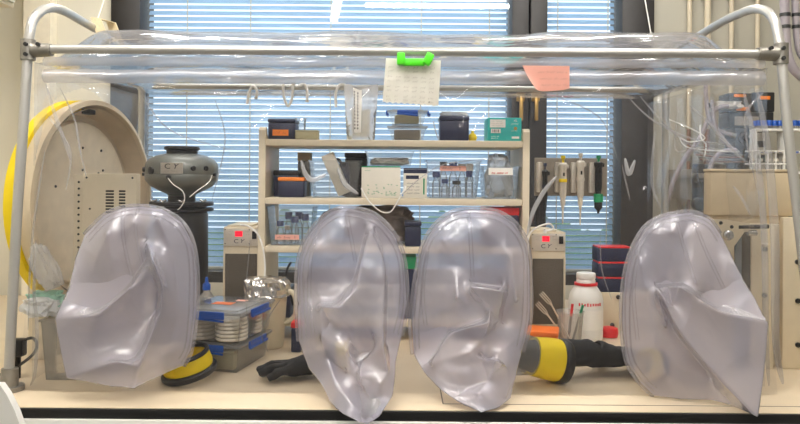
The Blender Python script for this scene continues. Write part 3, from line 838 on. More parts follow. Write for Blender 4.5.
# standing bag
xa_, xb_, za, zb = fbox(343, 83, 378, 139, DS + .02); y = DS + .045 - D0
t = thing('plastic_bag', ((xa_ + xb_) / 2, y, zs1), 'crinkled clear plastic bag standing upright on the top shelf', 'bag')
m = MB()
def fbag(u, v, s):
    wd = (xb_ - xa_) * (.80 + .2 * v); x = (xa_ + xb_) / 2 + (u - .5) * wd
    th = .028 * math.sin(PI * u) ** .7 * (1 - .75 * v) + .001
    h = (zb - za) * v * (1 + .05 * nz(u * 3, 1, 0, 1)) - (.012 * (1 - abs(2 * u - 1)) * v ** 3)
    return Vector((x, y + s * th + .006 * nz(u * 5, v * 4, 1, 1) * v, zs1 + .001 + h))
for s_ in (-1, 1): m.grid(lambda u, v: fbag(u, v, s_), 20, 24)
bmesh.ops.remove_doubles(m.bm, verts=m.bm.verts, dist=.0004); m.build('bag_sheet', 'bag', t)
m = MB(); m.grid(lambda u, v: fbag(.28 + .25 * u, .12 + .85 * v, -1) + Vector((0, -.002, 0)), 4, 20); st_ = m.build('printed_strip', 'paper', t)
for k in range(2):
    m = MB()
    for j in range(12):
        q = fbag(.31 + .1 * k, .2 + .062 * j, -1); m.box(q + Vector((-.002, -.0034, -.002)), q + Vector((.002 , -.0026, .0035)))
    m.build('print_marks', 'ink', st_, smooth=False)
m = MB(); m.grid(lambda u, v: fbag(.2 + .6 * u, .06 + .5 * v, 0) , 6, 10); bmesh.ops.solidify(m.bm, geom=list(m.bm.faces), thickness=.004); m.build('bag_content', 'carton', t)

# clip-lock box helper (axis aligned)
def lock_box(x0, x1, y0, y1, z, h, label, group=None, clips='fs', rotz=0.0, pivot=None, name='clip_lock_box', th=.002):
    t = thing(name, ((x0 + x1) / 2, (y0 + y1) / 2, z), label, 'container', group)
    R = Matrix.Translation(((x0 + x1) / 2, (y0 + y1) / 2, 0)) @ Matrix.Rotation(rotz, 4, 'Z') @ Matrix.Translation((-(x0 + x1) / 2, -(y0 + y1) / 2, 0))
    hb = h * .84; tp = .010 if x1 - x0 > .1 else .003
    m = MB(); open_box(m, x0 + .007, x1 - .007, y0 + .007, y1 - .007, z + .001, z + hb, tp, th, .003); bmesh.ops.transform(m.bm, matrix=R, verts=m.bm.verts); m.build('box_body', 'bin', t)
    m = MB(); m.box((x0, y0, z + hb + .0005), (x1, y1, z + h - .004), .006); m.box((x0 + .016, y0 + .016, z + h - .0045), (x1 - .016, y1 - .016, z + h), .003); bmesh.ops.transform(m.bm, matrix=R, verts=m.bm.verts); m.build('lid', 'lidfilm', t)
    def clip(cx, cy, L, axis):
        m = MB()
        if axis == 'x': m.box((cx - L / 2, cy - .005, z + hb - .010), (cx + L / 2, cy + .001, z + h - .003), .003); m.tube([(cx - L / 2, cy - .006, z + hb - .008), (cx + L / 2, cy - .006, z + hb - .014)], .003, 8)
        else: m.box((cx - .001, cy - L / 2, z + hb - .010), (cx + .005, cy + L / 2, z + h - .003), .003); m.tube([(cx + .006, cy - L / 2, z + hb - .008), (cx + .006, cy + L / 2, z + hb - .008)], .004, 8)
        bmesh.ops.transform(m.bm, matrix=R, verts=m.bm.verts); m.build('clip', 'blue', t)
    xm_, ym_ = (x0 + x1) / 2, (y0 + y1) / 2
    if 'f' in clips: clip(xm_, y0, (x1 - x0) * (.5 if x1 - x0 > .1 else .42), 'x')
    if 's' in clips:
        clip(x1, ym_, (y1 - y0) * .5, 'y')
        if (x1 - x0) < .16 and 'n' not in clips: clip(x0 - .004, ym_, (y1 - y0) * .5, 'y')
    return t, R
xa_, xb_, za, zb = fbox(387, 108, 428, 139, DS + .03); y = DS + .02 - D0
t, _ = lock_box(xa_, xb_, y, y + .11, zs1, (zb - za) * .5, 'lower of the two small clip-lock boxes stacked on the top shelf', 'small clip-lock boxes', '')
m = MB(); m.box((xa_ + .024, y + .026, zs1 + .0045), (xb_ - .026, y + .084, zs1 + .038), .004); tag(m.build('foam_block', 'greyp'), 'grey block inside the lower small clip-lock box', 'block')
t, _ = lock_box(xa_, xb_, y, y + .11, zs1 + (zb - za) * .5 + .001, (zb - za) * .5, 'upper of the two small clip-lock boxes, blue clips below the paper note', 'small clip-lock boxes', 'fs')
m = MB(); m.box((xa_ + .025, y + .026, zs1 + (zb - za) * .5 + .0055), (xb_ - .03, y + .084, zs1 + (zb - za) * .5 + .036), .004); tag(m.build('sponge_block', 'kraft'), 'olive block inside the upper small clip-lock box', 'block')
t, x0, x1, y, z, zt = navy_box((440, 114, 469, 139), DS + .03, zs1, .09, 'navy box wrapped at the top, right of the small clip-lock boxes')
m = MB(); crumple(m, (x0 + .002, y + .004, zt + .0005), (x1 - .002, y + .085, zt + .016), 4, .3); m.build('clear_wrap', 'bag', t)
m = MB(); m.tube(smooth_path([(x0 - .004, y + .004, zs1 + .004), (x0 - .014, y, zs1 + .03), (x0 - .022, y + .01, zs1 + .066)]), .002, 6); m.build('wrap_tail', 'bag', t)
q = W(472.5, 135, DS + .06); t = thing('rubber_bulb', (q.x, q.y, zs1), 'small yellow rubber bulb on the top shelf between navy and teal boxes', 'bulb')
m = MB(); m.lathe([(0, 0), (.012, .002), (.016, .012), (.013, .022), (.005, .028), (.004, .036), (0, .036)], (q.x, q.y, zs1 + .0008), n=24); m.build('bulb_body', 'yellow', t)
x0, x1, za, zb = fbox(488, 116.5, 521.5, 140, DS + .02); y = DS + .02 - D0
t = thing('glove_carton', ((x0 + x1) / 2, y, zs1), 'teal cardboard carton with white print at the end of the top shelf', 'carton')
m = MB(); m.box((x0, y, zs1 + .001), (x1, y + .11, zs1 + zb - za), .002); m.build('carton_body', 'teal', t)
wd, hh = x1 - x0, zb - za
lb = label_plate('white_label', x0 + wd * .06, x0 + wd * .52, zs1 + hh * .58, zs1 + hh * .92, y - .0004, 'paper', t)
for k in range(3): writing(lb, x0 + wd * .1, zs1 + hh * (.64 + .09 * k), wd * .36, .004, y - .0013, 'pencil', .0003, 20 + k)
lb = label_plate('barcode_label', x0 + wd * .09, x0 + wd * .38, zs1 + hh * .34, zs1 + hh * .52, y - .0004, 'paper', t)
m = MB()
for k, wdt in enumerate((2, 1, 3, 1, 2, 1, 1, 3, 1)): m.box((x0 + wd * (.13 + .024 * k), y - .0014, zs1 + hh * .37), (x0 + wd * (.13 + .024 * k) + .0006 * wdt, y - .0012, zs1 + hh * .49))
m.build('barcode', 'ink', lb, smooth=False)
text('XL', t, (x0 + wd * .82, y - .0005, zs1 + hh * .87), .011, 'paper'); writing(t, x0 + wd * .70, zs1 + hh * .69, wd * .24, .007, y - .0006, 'paper', .0007, 47, 'printed_line')
m = MB(); m.lathe([(0, 0), (.006, 0), (.006, .0006), (0, .0006)], (x0 + wd * .82, y - .0003, zs1 + hh * .54), (0, -1, 0), 16); m.build('round_mark', 'brass', t)
for k, (a, b, c_) in enumerate(((.10, .36, .18), (.10, .30, .10), (.70, .92, .42))):
    writing(t, x0 + wd * a, zs1 + hh * c_, wd * (b - a), .0035, y - .0006, 'paper', .0005, 40 + k, 'printed_line')
label_plate('white_mark', x0 + wd * .71, x0 + wd * .93, zs1 + hh * .11, zs1 + hh * .2, y - .0004, 'paper', t)

# second row
t, x0, x1, y, z, zt = navy_box((273.5, 171, 298, 197), DS + .10, zs2, .09, 'black topped box behind the navy box with an orange top, second shelf', 'black')
t, x0, x1, y, z, zt = navy_box((278, 178, 304, 198), DS + .012, zs2, .07, 'navy box with an orange wooden top, in front on the second shelf', 'orange')
x0, x1, za, zb = fbox(298, 152, 310.5, 196, DS + .16); y = DS + .15 - D0
t = thing('storage_tin', ((x0 + x1) / 2, y, zs2), 'tall olive tin behind the clear bin of papers', 'tin')
m = MB(); m.box((x0, y, zs2 + .001), (x1, y + .05, zs2 + (zb - za) * .8), .003); m.build('tin_body', 'gunmetal', t)
m = MB(); m.box((x0 - .001, y - .001, zs2 + (zb - za) * .8 + .0005), (x1 + .001, y + .051, zs2 + zb - za), .003); m.build('lid', 'kraft', t)

def bin_thing(px, d, z, dep, label, inset=.012):
    x0, x1, za, zb = fbox(*px, d); y = d - D0
    t = thing('storage_bin', ((x0 + x1) / 2, y + dep / 2, z), label, 'bin')
    m = MB(); open_box(m, x0, x1, y, y + dep, z + .001, z + zb - za, inset); m.build('bin_body', 'bin', t)
    return t, x0, x1, y, z, z + zb - za
t, x0, x1, y, z, zt = bin_thing((309, 160, 360, 197.5), DS + .015, zs2, .13, 'clear bin of leaning papers on the second shelf')
p = thing('paper_stack', ((x0 + x1) / 2, y + .05, z), 'bundle of pale papers leaning inside the clear bin', 'papers')
R = Matrix.Rotation(math.radians(-24), 4, 'Y')
for k in range(3):
    m = MB(); m.box((-.022, .012 * k, 0), (.022, .012 * k + .009, .15), .002, None); bmesh.ops.transform(m.bm, matrix=Matrix.Translation((x0 + .118, y + .03, z + .012)) @ R, verts=m.bm.verts); m.build('folder', ('carton', 'ltgrey', 'paper')[k], p)
q = W(340, 165, DS + .1); t2 = thing('nitrile_glove', (q.x, y + .08, z + .07), 'crumpled blue glove at the rim of the clear paper bin', 'glove')
m = MB(); crumple(m, (q.x - .004, y + .075, z + .004), (q.x + .034, y + .115, zt - .003), 9, .3); m.build('glove_lump', 'navy', t2)
m = MB(); m.tube(smooth_path([(q.x + .005, y + .09, zt - .012), (q.x - .004, y + .085, zt + .004), (q.x - .012, y + .08, zt + .006)]), .005, 8); m.build('glove_finger', 'navy', t2)
x0, x1, za, zb = fbox(345, 152.5, 367, 160, DS + .17); y = DS + .17 - D0
t = thing('equipment_case', ((x0 + x1) / 2, y, zs2), 'black case standing behind the bins on the second shelf', 'case')
ztc = ZC - (153 - 177) * (DS + .17) / F
m = MB(); m.box((x0, y, zs2 + .001), (x1, y + .07, ztc - .02), .004); m.build('case_body', 'black', t)
m = MB(); m.box((x0 - .002, y - .002, ztc - .0195), (x1 + .002, y + .072, ztc), .005); m.build('case_lid', 'black', t)
# cartons
def carton(px, d, z, dep, label, top=None):
    x0, x1, za, zb = fbox(*px, d); y = d - D0
    t = thing('carton', ((x0 + x1) / 2, y + dep / 2, z), label, 'carton')
    h = zb - za
    m = MB(); m.box((x0, y, z + .001), (x1, y + dep, z + h - .004), .0015); m.build('carton_body', 'carton', t)
    m = MB(); m.box((x0, y, z + h - .0038), (x1, y + dep, z + h), .001); m.build('lid', top or 'carton', t)
    return t, x0, x1, y, h
t, x0, x1, y, h = carton((361.5, 166.5, 400.5, 198.5), DS + .012, zs2, .12, 'white carton with a green top edge on the second shelf', 'dgreen')
m = MB(); rg = random.Random(5)
for k in range(26):
    a, b = x0 + rg.uniform(.02, .12), zs2 + .012 + rg.uniform(0, .035) * (1 if k % 2 else .3); m.box((a, y - .0006, b), (a + .004, y - .0001, b + .0022))
m.build('green_print', 'dgreen', t, smooth=False)
writing(t, x0 + .082, zs2 + .009, .036, .005, y - .0005, 'dgreen', .0008, 8, 'green_lettering'); writing(t, x0 + .012, zs2 + .092, .022, .004, y - .0005, 'dgreen', .0006, 9, 'green_lettering')
t, x0, x1, y, h = carton((403.5, 168, 427, 198.5), DS + .012, zs2, .12, 'narrow white carton with navy top beside the bottle bin', 'navy')
label_plate('navy_band', x0 + .0, x1 - .0, zs2 + h - .018, zs2 + h - .0045, y - .0001, 'navy', t)
label_plate('violet_mark', x0 + .008, x1 - .028, zs2 + .066, zs2 + .078, y - .0001, M['navy'], t)
label_plate('green_bar', x1 - .013, x1 - .008, zs2 + .014, zs2 + .068, y - .0001, 'dgreen', t)
for k in range(4): writing(t, x0 + .012, zs2 + .016 + .011 * k, .042, .005, y - .0004, 'ink' if k else 'navy', .0006, 60 + k, 'printed_line')
# tray on the white carton
x0, x1, za, zb = fbox(366, 151, 413, 166, DS + .03); y = DS + .016 - D0; z = zs2 + (198.5 - 166.5) * (DS + .012) / F + .001
t = thing('plastic_tray', ((x0 + x1) / 2, y, z), 'clear tray of crumpled foil resting on the white carton', 'tray')
m = MB(); open_box(m, x0, x1, y, y + .11, z + .0005, z + (zb - za), .008, .0015, .004); m.build('tray_body', 'bin', t)
f = thing('foil_wrap', ((x0 + x1) / 2, y + .05, z), 'crumpled dull foil lying in the clear tray', 'foil')
m = MB(); crumple(m, (x0 + .012, y + .014, z + .003), (x1 - .012, y + .095, z + .03), 2, .3); m.build('foil_lump', 'foil', f)
# bottles in bins
def bottle(x, y, z, r, h, cap, label, group):
    t = thing('sample_bottle', (x, y, z), label, 'bottle', group)
    m = MB(); m.lathe([(0, .0), (r, .0), (r, h * .58), (r * .55, h * .74), (r * .5, h * .8), (0, h * .8)], (x, y, z + .0008), n=20); m.build('bottle_body', 'bottle', t)
    m = MB(); m.lathe([(0, h * .8 + .0005), (r * .92, h * .8 + .0005), (r * .92, h * 1.04), (0, h * 1.04)], (x, y, z + .0008), n=20); m.build('cap', cap, t)
    return t
t, x0, x1, y, z, zt = bin_thing((426.5, 160, 480.5, 198.5), DS + .012, zs2, .14, 'clear bin with a pink label on the second shelf, beside the white carton')
lb = label_plate('pink_label', x0 + .045, x0 + .135, zt - .036, zt - .019, y + .003, 'pink', t); lb.rotation_euler = (0, 0, 0)
writing(lb, x0 + .054, zt - .032, .042, .008, y + .0015, 'ink', .0006, 11); text('2', lb, (x0 + .113, y + .0015, zt - .0275), .011, 'ink')
k = 0
for (fx_, fy_, r, h, cp) in ((.035, .04, .014, .085, 'capblue'), (.065, .035, .013, .06, 'capblue'), (.062, .085, .014, .118, 'black'), (.097, .09, .015, .116, 'blue'), (.128, .088, .015, .112, 'ltgrey'), (.155, .085, .013, .113, 'hdpe'), (.105, .04, .016, .055, 'black'), (.148, .035, .012, .088, 'capblue')):
    bottle(x0 + fx_, y + fy_, zs2 + .003, r, h, cp, 'small bottle standing in the second-shelf bin with a pink label', 'bottles in the second-shelf bin'); k += 1
t, x0, x1, y, z, zt = bin_thing((483, 166, 519, 199), DS + .015, zs2, .13, 'clear bin with a white label holding a crumpled bag, near the shelf end', .008)
lb = label_plate('white_label', x0 + .018, x0 + .10, zt - .030, zt - .006, y - .006, 'paper', t)
writing(lb, x0 + .028, zt - .026, .055, .006, y - .0078, 'red', .0012, 14)
g = thing('plastic_bag', ((x0 + x1) / 2, y + .06, zs2), 'crumpled cloudy bag bulging out of the bin with the white label', 'bag')
m = MB(); crumple(m, (x0 + .012, y + .014, zs2 + .004), (x1 - .012, y + .118, zt + .045), 6, .35, pinch=.35); m.build('bag_sheet', 'bag', g)

# third row
t, x0, x1, y, z, zt = bin_thing((267, 207.5, 313, 246.5), DS + .012, zs3, .14, 'clear bin of bottles with a pink label low on its front, third shelf')
lb = label_plate('pink_label', x0 + .026, x0 + .108, zs3 + .020, zs3 + .037, y + .006, 'pink', t)
writing(lb, x0 + .034, zs3 + .024, .046, .008, y + .0045, 'ink', .0006, 31); text('1', lb, (x0 + .094, y + .0045, zs3 + .0285), .011, 'ink')
for (fx_, fy_, r, h, cp) in ((.038, .04, .013, .075, 'capblue'), (.06, .085, .014, .102, 'capblue'), (.088, .045, .014, .09, 'capblue'), (.095, .09, .014, .102, 'capblue'), (.122, .06, .013, .098, 'capblue'), (.063, .038, .011, .06, 'ltgrey')):
    bottle(x0 + fx_, y + fy_, zs3 + .003, r, h, cp, 'small bottle standing in the third-shelf bin with a pink label', 'bottles in the third-shelf bin')
t = thing('tube_coil', (W(328, 212, DS).x, YS + .06, zs3), 'dark blue and black tubing sticking up beside the third-shelf bottle bin', 'tubing')
for k, (mt, pl) in enumerate((('navy', [(318, 246), (319, 224), (324, 214), (334, 211), (342, 210)]), ('black', [(320, 246), (322, 222), (329, 211), (341, 209.5)]), ('black', [(330, 246), (326, 225), (336, 212)]))):
    m = MB(); pts = [W(a, b, DS + .05 + .02 * k) for a, b in pl]; pts[0].z = zs3 + .006; m.tube(smooth_path(pts), .005, 8); m.build('tube_length', mt, t)
x0, x1, za, zb = fbox(344, 204.5, 415, 246, DS + .1); y = DS + .1 - D0
t = thing('foil_bag', ((x0 + x1) / 2, y, zs3), 'large dark crinkled bag on the third shelf behind the middle sleeves', 'bag')
m = MB(); crumple(m, (x0, y, zs3 + .001), (x1, y + .12, zs2 - .03), 12, .3); m.build('bag_sheet', pm('dark crinkled film', (112, 102, 96), .35, .4, var=.3, bump=.6), t)
m = MB(); m.tube([((x0 + x1) / 2 - .03, y + .02, zs3 + .09), ((x0 + x1) / 2 + .03, y + .02, zs3 + .092)], .006, 8); m.build('bag_tie', 'black', t)
t, x0, x1, y, z, zt = navy_box((405, 221, 421, 246), DS + .01, zs3, .08, 'navy box on the third shelf seen between the two middle sleeves')
t, x0, x1, y, z, zt = navy_box((484, 207, 519, 246), DS + .03, zs3, .11, 'dark box with a red lid on the third shelf behind the crumpled sleeve', 'red')
# white cord drooping from the shelf
t = thing('white_cable', (W(385, 205, DS).x, YS - .02, zs2), 'white cable drooping in a loop below the second shelf', 'cable')
m = MB(); m.tube(smooth_path([W(a, b, DS - .02) for a, b in ((361, 188), (368, 200), (380, 211), (390, 212), (396, 204), (404, 190))]), .0022, 8); m.build('cable_run', 'cord', t)
m = MB(); a = W(404, 190, DS - .02); m.cyl(a, a + Vector((.004, 0, .014)), .004, n=12); m.build('cable_plug', 'cord', t)
# bottom shelf
for px, mt, lbl in (((268, 300, 290, 330), 'black', 'black lidded box on the lowest shelf behind the foil topped jug'), ((400, 268, 416, 330), 'dgreen', 'green lidded box on the lowest shelf seen between the middle sleeves')):
    navy_box(px, DS + .03, zs4, .1, lbl, mt)
t = thing('power_cable', (W(290, 270, DS).x, YS + .05, zs4), 'black cable looping under the third shelf beside the jug', 'cable')
m = MB(); pts = [W(a, b, DS + .04) for a, b in ((291, 262), (287, 270), (285, 285), (289, 292), (292, 299))]; m.tube(smooth_path(pts) , .004, 8); m.build('cable_run', 'black', t)
m = MB(); m.cyl(pts[-1], pts[-1] + Vector((.008, 0, -.02)), .007, n=12); m.build('cable_plug', 'black', t)

# ------------------------------------------------------------------ white loops shaped to stand in for bright reflections by the rear rail
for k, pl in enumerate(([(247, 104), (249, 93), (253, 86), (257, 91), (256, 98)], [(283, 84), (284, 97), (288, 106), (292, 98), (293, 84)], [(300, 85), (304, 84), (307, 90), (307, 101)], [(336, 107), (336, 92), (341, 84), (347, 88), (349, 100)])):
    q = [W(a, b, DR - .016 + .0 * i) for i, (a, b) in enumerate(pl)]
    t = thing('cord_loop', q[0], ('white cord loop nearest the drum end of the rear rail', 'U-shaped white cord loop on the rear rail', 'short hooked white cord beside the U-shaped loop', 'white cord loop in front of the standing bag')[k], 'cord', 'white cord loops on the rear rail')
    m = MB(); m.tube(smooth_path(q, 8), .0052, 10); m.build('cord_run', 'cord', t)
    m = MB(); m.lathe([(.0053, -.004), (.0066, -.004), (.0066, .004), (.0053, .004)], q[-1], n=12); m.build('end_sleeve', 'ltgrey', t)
for px, nm in ((104, 'white cord tied to the strap on the window frame end'), (645, 'white cord hanging from the ceiling by the narrow window')):
    a = W(px, 0, D0 + .40); b = W(px - 8 if px < 200 else px + 6, 24 if px < 200 else 34, D0 + .40 if px < 200 else DR - .1)
    if px > 200: a = W(px, 0, DR - .1)
    t = thing('suspension_cord', (a.x, a.y, ZT), nm, 'cord')
    m = MB(); m.tube([b, a, Vector((a.x + (a.x - b.x) * 2, a.y, ZT - .001))], .0022, 8); m.build('cord_run', 'cord', t)
    m = MB(); m.lathe([(0, -.006), (.006, -.004), (.006, .004), (0, .006)], b, n=12); m.build('cord_knot', 'cord', t)

# ------------------------------------------------------------------ notes on the hem
dn = D0 - .035
t = thing('paper_note', W(412, 84, dn), 'white paper note with faint pencil writing held by the green clip', 'note')
A, B, Cc, D = W(386, 58, dn), W(441, 60.5, dn), W(438.5, 106, dn), W(382.5, 102, dn)
m = MB()
def fp(u, v):
    p = (A * (1 - u) + B * u) * (1 - v) + (D * (1 - u) + Cc * u) * v
    p.y += -.010 * math.sin(PI * u) * v + .006 * v * v + .002 * nz(u * 4, v * 4, 0, 1)
    if v > .97: p.z += .0016 * math.sin(u * 60)
    return p
m.grid(fp, 40, 30); bmesh.ops.solidify(m.bm, geom=list(m.bm.faces), thickness=.0006); sh = m.build('paper_sheet', 'paper', t)
rg = random.Random(4)
for j in range(4):
    m = MB()
    for k in range(6):
        u, v = .06 + .15 * k, .16 + .22 * j; o_ = fp(u, v + .06); m.squiggle(o_ + Vector((0, -.0012, 0)), (1, 0, .02), (0, 0, 1), .013, .0065, .0003, rg); m.squiggle(o_ + Vector((0, -.0012, -.01)), (1, 0, .02), (0, 0, 1), .013, .0065, .0003, rg)
    m.build('pencil_writing', 'pencil', sh)
m = MB(); o_ = fp(.83, .93); m.lathe([(0, 0), (.0015, 0), (.0015, .0005), (0, .0005)], o_ + Vector((0, -.001, 0)), (0, -1, 0), 10); m.build('ink_dot', 'ink', sh)
t = thing('bag_clip', W(415, 60, dn - .01), 'lime green plastic clip gripping the white paper note', 'clip')
y = dn - D0
a, b = W(397, 62, dn), W(431, 62, dn)
m = MB(); m.box((a.x + .014, y - .020, a.z - .012), (b.x - .016, y - .006, a.z + .007), .004); m.build('clip_bar', 'green', t)
for px, tilt in ((401, .0), (428, .45)):
    q = W(px, 60.5, dn); m = MB(); m.box((-.0105, -.012, -.0145), (.0105, .012, .0165), .004)
    bmesh.ops.transform(m.bm, matrix=Matrix.Translation((q.x, y - .016, q.z)) @ Matrix.Rotation(tilt, 4, 'Y'), verts=m.bm.verts)
    m.build('clip_jaw', 'green', t)
m = MB(); m.box((a.x + .006, y + .004, a.z - .008), (b.x - .006, y + .010, a.z + .008), .003); m.build('back_bar', 'green', t)
t = thing('sticky_note', W(546, 78, dn + .01), 'salmon pink sticky note with a curled corner on the clear hem', 'note')
A, B, Cc, D = W(522.5, 65.5, dn + .012), W(569.5, 66, dn + .012), W(569, 90, dn + .012), W(532, 92.5, dn + .012)
m = MB()
def fq(u, v):
    p = (A * (1 - u) + B * u) * (1 - v) + (D * (1 - u) + Cc * u) * v
    k = max(0, .3 - u) / .3 * v
    p.y += -.03 * k * k - .006 * v; p.x += .004 * k * k; p.z += .004 * k + (.004 * max(0, u - .85) / .15 * max(0, v - .8) / .2)
    return p
m.grid(fq, 30, 20); bmesh.ops.solidify(m.bm, geom=list(m.bm.faces), thickness=.0005); sh = m.build('note_sheet', 'pinknote', t)
m = MB(); rg = random.Random(8)
for j in range(3): m.squiggle(fq(.28, .3 + .25 * j) + Vector((0, -.0025, 0)), (1, 0, .0), (0, 0, 1), .075, .006, .0003, rg)
m.build('pencil_writing', M['copper'], sh)

# ------------------------------------------------------------------ round airlock drum on the side wall
AN = Vector((math.cos(math.radians(9.5)), -math.sin(math.radians(9.5)), 0))   # faces into the chamber
AR = .318
CC = Vector((-.945, .362, ZC - .086))
t = thing('airlock_drum', (CC.x, CC.y, TB), 'large round beige airlock drum with a yellow rim at the end of the chamber', 'airlock')
m = MB(); m.lathe([(AR * .955, .004), (AR, 0), (AR + .001, -.018), (AR * .985, -.03), (AR * .97, -.049), (AR * .93, -.049), (AR * .925, -.02), (AR * .955, .004)], CC, AN, 72); m.build('drum_rim', 'beige', t)
m = MB(); m.lathe([(AR * .925, -.004), (AR * .90, -.030), (AR * .86, -.068), (AR * .80, -.075)], CC, AN, 72); m.build('dish_wall', pm('taupe recess paint', (206, 188, 160), .5), t)
m = MB(); m.lathe([(AR * .80, -.082), (AR * .80, -.066), (AR * .785, -.060), (0, -.060)], CC, AN, 72); m.build('face_plate', pm('pale beige plate', (238, 224, 198), .45), t)
m = MB(); m.lathe([(AR * .96, -.050), (AR * 1.0, -.053), (AR * 1.0, -.082), (AR * .96, -.09), (AR * .6, -.09)], CC, AN, 72); m.build('yellow_rim', 'yellow', t)
m = MB(); m.lathe([(AR * .62, -.091), (AR * .62, -.17), (0, -.17)], CC, AN, 48); m.build('drum_barrel', 'beige', t)
q = Vector((0, 0, 1)).rotation_difference(AN); ey = Vector((AN.y, -AN.x, 0)).normalized() * -1; ez = Vector((0, 0, 1))
for (a, b) in ((.0, .17), (.0, .10), (.10, .165), (.085, .09), (.11, .10), (-.13, .05)):
    m = MB(); c = CC + AN * -.0598 + ey * a + ez * b; m.lathe([(0, 0), (.0042, 0), (.0042, .0022), (0, .0026)], c, AN, 10); m.build('plate_screw', 'hole', t)
m = MB(); c = CC + AN * -.02 + ey * -.02 + ez * (AR * .9); m.box(c + Vector((-.02, -.02, -.012)), c + Vector((.004, .03, .004)), .003); m.build('latch', 'hole', t)
m = MB(); m.box((CC.x - .16, CC.y - .12, TB + .001), (CC.x - .095, CC.y + .12, CC.z - AR * .66), .006); m.build('drum_stand', 'cream', t)
# vented box in front of the drum
x0, x1, za, zb = fbox(82, 173.5, 136.5, 260, 1.975); y = 1.975 - D0
xs = W(68.5, 200, 2.06).x
t = thing('vented_enclosure', ((x0 + x1) / 2, y + .08, TB), 'tall beige metal enclosure with two columns of vent slots before the drum', 'enclosure')
m = MB(); m.box((x0, y, TB + .001), (x1, y + .030, zb), .003); m.build('cabinet_shell', 'cream', t)
m = MB(); m.box((x0 - .030, y + .012, TB + .001), (x0 - .0005, y + .028, zb - .004), .002); m.build('side_rail', 'cream', t)
for k in range(14):
    m = MB(); c = Vector((x0 - .015, y + .0118, zb - .025 - .0185 * k)); m.lathe([(0, -.001), (.0033, -.001), (.0033, .001), (0, .001)], c, (0, -1, 0), 10); m.build('rail_hole', 'hole', t)
for cx_, w_ in ((x0 + .078, .023), (x0 + .113, .018)):
    m = MB()
    for k in range(16):
        z = zb - .052 - .0085 * k; m.box((cx_ - w_ / 2, y - .0006, z), (cx_ + w_ / 2, y + .0004, z + .0048))
    m.build('vent_slots', 'hole', t, smooth=False)
for dx, dz in ((.012, .012), (-.012, .012), (.022, .10), (-.010, .10), (-.012, .2)):
    c = Vector(((x0 if dx > 0 else x1) + dx, y, zb - dz)); m = MB(); m.lathe([(0, 0), (.003, 0), (.0025, .002), (0, .0025)], c, (0, -1, 0), 10); m.build('cover_screw', 'darkmetal', t)

# ------------------------------------------------------------------ grey domed canister
dC = 2.40; SC = dC / F
cc = W(182, 175, dC); cc = Vector((cc.x, dC - D0, 0))
def zpx(py, d=dC, px=182): return W(px, py, d).z
t = thing('domed_canister', (cc.x, cc.y, TB), 'grey domed canister with a black cap and flange, between the drum and the heater', 'canister')
def ring(name, prof, mat): m = MB(); m.lathe([(r * SC, zpx(py)) for r, py in prof], (cc.x, cc.y, 0), n=56); return m.build(name, mat, t)
ring('cap', [(0, 146.6), (16, 146.6), (17.2, 147.4), (17.2, 149.6), (16, 150.2), (15, 151), (15, 153.6), (0, 153.6)], 'black')
dome = ring('dome', [(15, 153.7), (19, 154.5), (25, 156), (31, 159), (34.5, 163.5), (35.6, 168), (35.6, 173.6), (35.2, 174.4), (35.6, 175.2), (35, 180), (30, 186), (22, 190.5), (14, 194), (13, 196)], 'gunmetal')
ring('neck', [(13.2, 196.1), (13.2, 202.3)], 'darkmetal')
ring('flange', [(13, 201.5), (30, 201.5), (31, 202.4), (31, 205), (30, 205.6), (24, 206.2), (24, 207.6), (31, 208), (31, 210.6), (27, 211.2), (13, 211.2)], 'black')
ring('lower_body', [(13, 211.5), (24.5, 211.5), (25.5, 214), (26, 260), (26, 300), (25, 318)], 'darkmetal')
m = MB(); m.lathe([(0, TB + .001), (.11, TB + .001), (.11, TB + .02), (.09, TB + .04), (25 * SC, zpx(318.2))], (cc.x, cc.y, 0), n=48); m.build('base', 'black', t)
rd = 35.8 * SC
def on_dome(px, py, lift=0.0):
    x = (px - 182) * SC; s_ = max(-1, min(1, x / rd)); y_ = -math.sqrt(max(0, 1 - s_ * s_)) * rd
    return Vector((cc.x + x, cc.y + y_, zpx(py))), Vector((s_, -math.sqrt(max(0, 1 - s_ * s_)), 0))
for px, py, r in ((150.5, 170, 2), (161.5, 171, 3), (180.6, 177, 1.8), (202, 168.5, 2), (211.5, 168.5, 2), (147.6, 174.5, 1.4), (216.6, 174.5, 1.4)):
    p, nn = on_dome(px, py); m = MB(); r *= 1.25; m.lathe([(0, -.004), (r * SC, -.004), (r * SC, .004), (r * SC * .7, .006), (0, .006)], p, nn, 16); m.build('knob', 'black', dome)
m = MB(); ps = [on_dome(172.5 + 21 * k / 10, 168)[0] + on_dome(172.5 + 21 * k / 10, 168)[1] * .0016 for k in range(11)]
zt_, zb_ = zpx(163.5), zpx(174)
V = [[m.bm.verts.new((p.x, p.y, z)) for p in ps] for z in (zt_, zb_)]
for k in range(10): m.bm.faces.new((V[0][k], V[0][k + 1], V[1][k + 1], V[1][k]))
bmesh.ops.solidify(m.bm, geom=list(m.bm.faces), thickness=.0008); pl = m.build('name_plate', 'ltgrey', t)
p, nn = on_dome(179.5, 166.5); text('C', pl, (p.x, p.y - .003, zpx(167)), .024, 'black', sx=1.2)
p, nn = on_dome(186.5, 166.5); text('Y', pl, (p.x, p.y - .0035, zpx(167)), .024, 'black', .3, sx=1.2)
writing(pl, on_dome(176, 171)[0].x, zpx(172), 13 * SC, .005, cc.y - rd - .002, 'pencil', .0004, 71, 'printed_line')
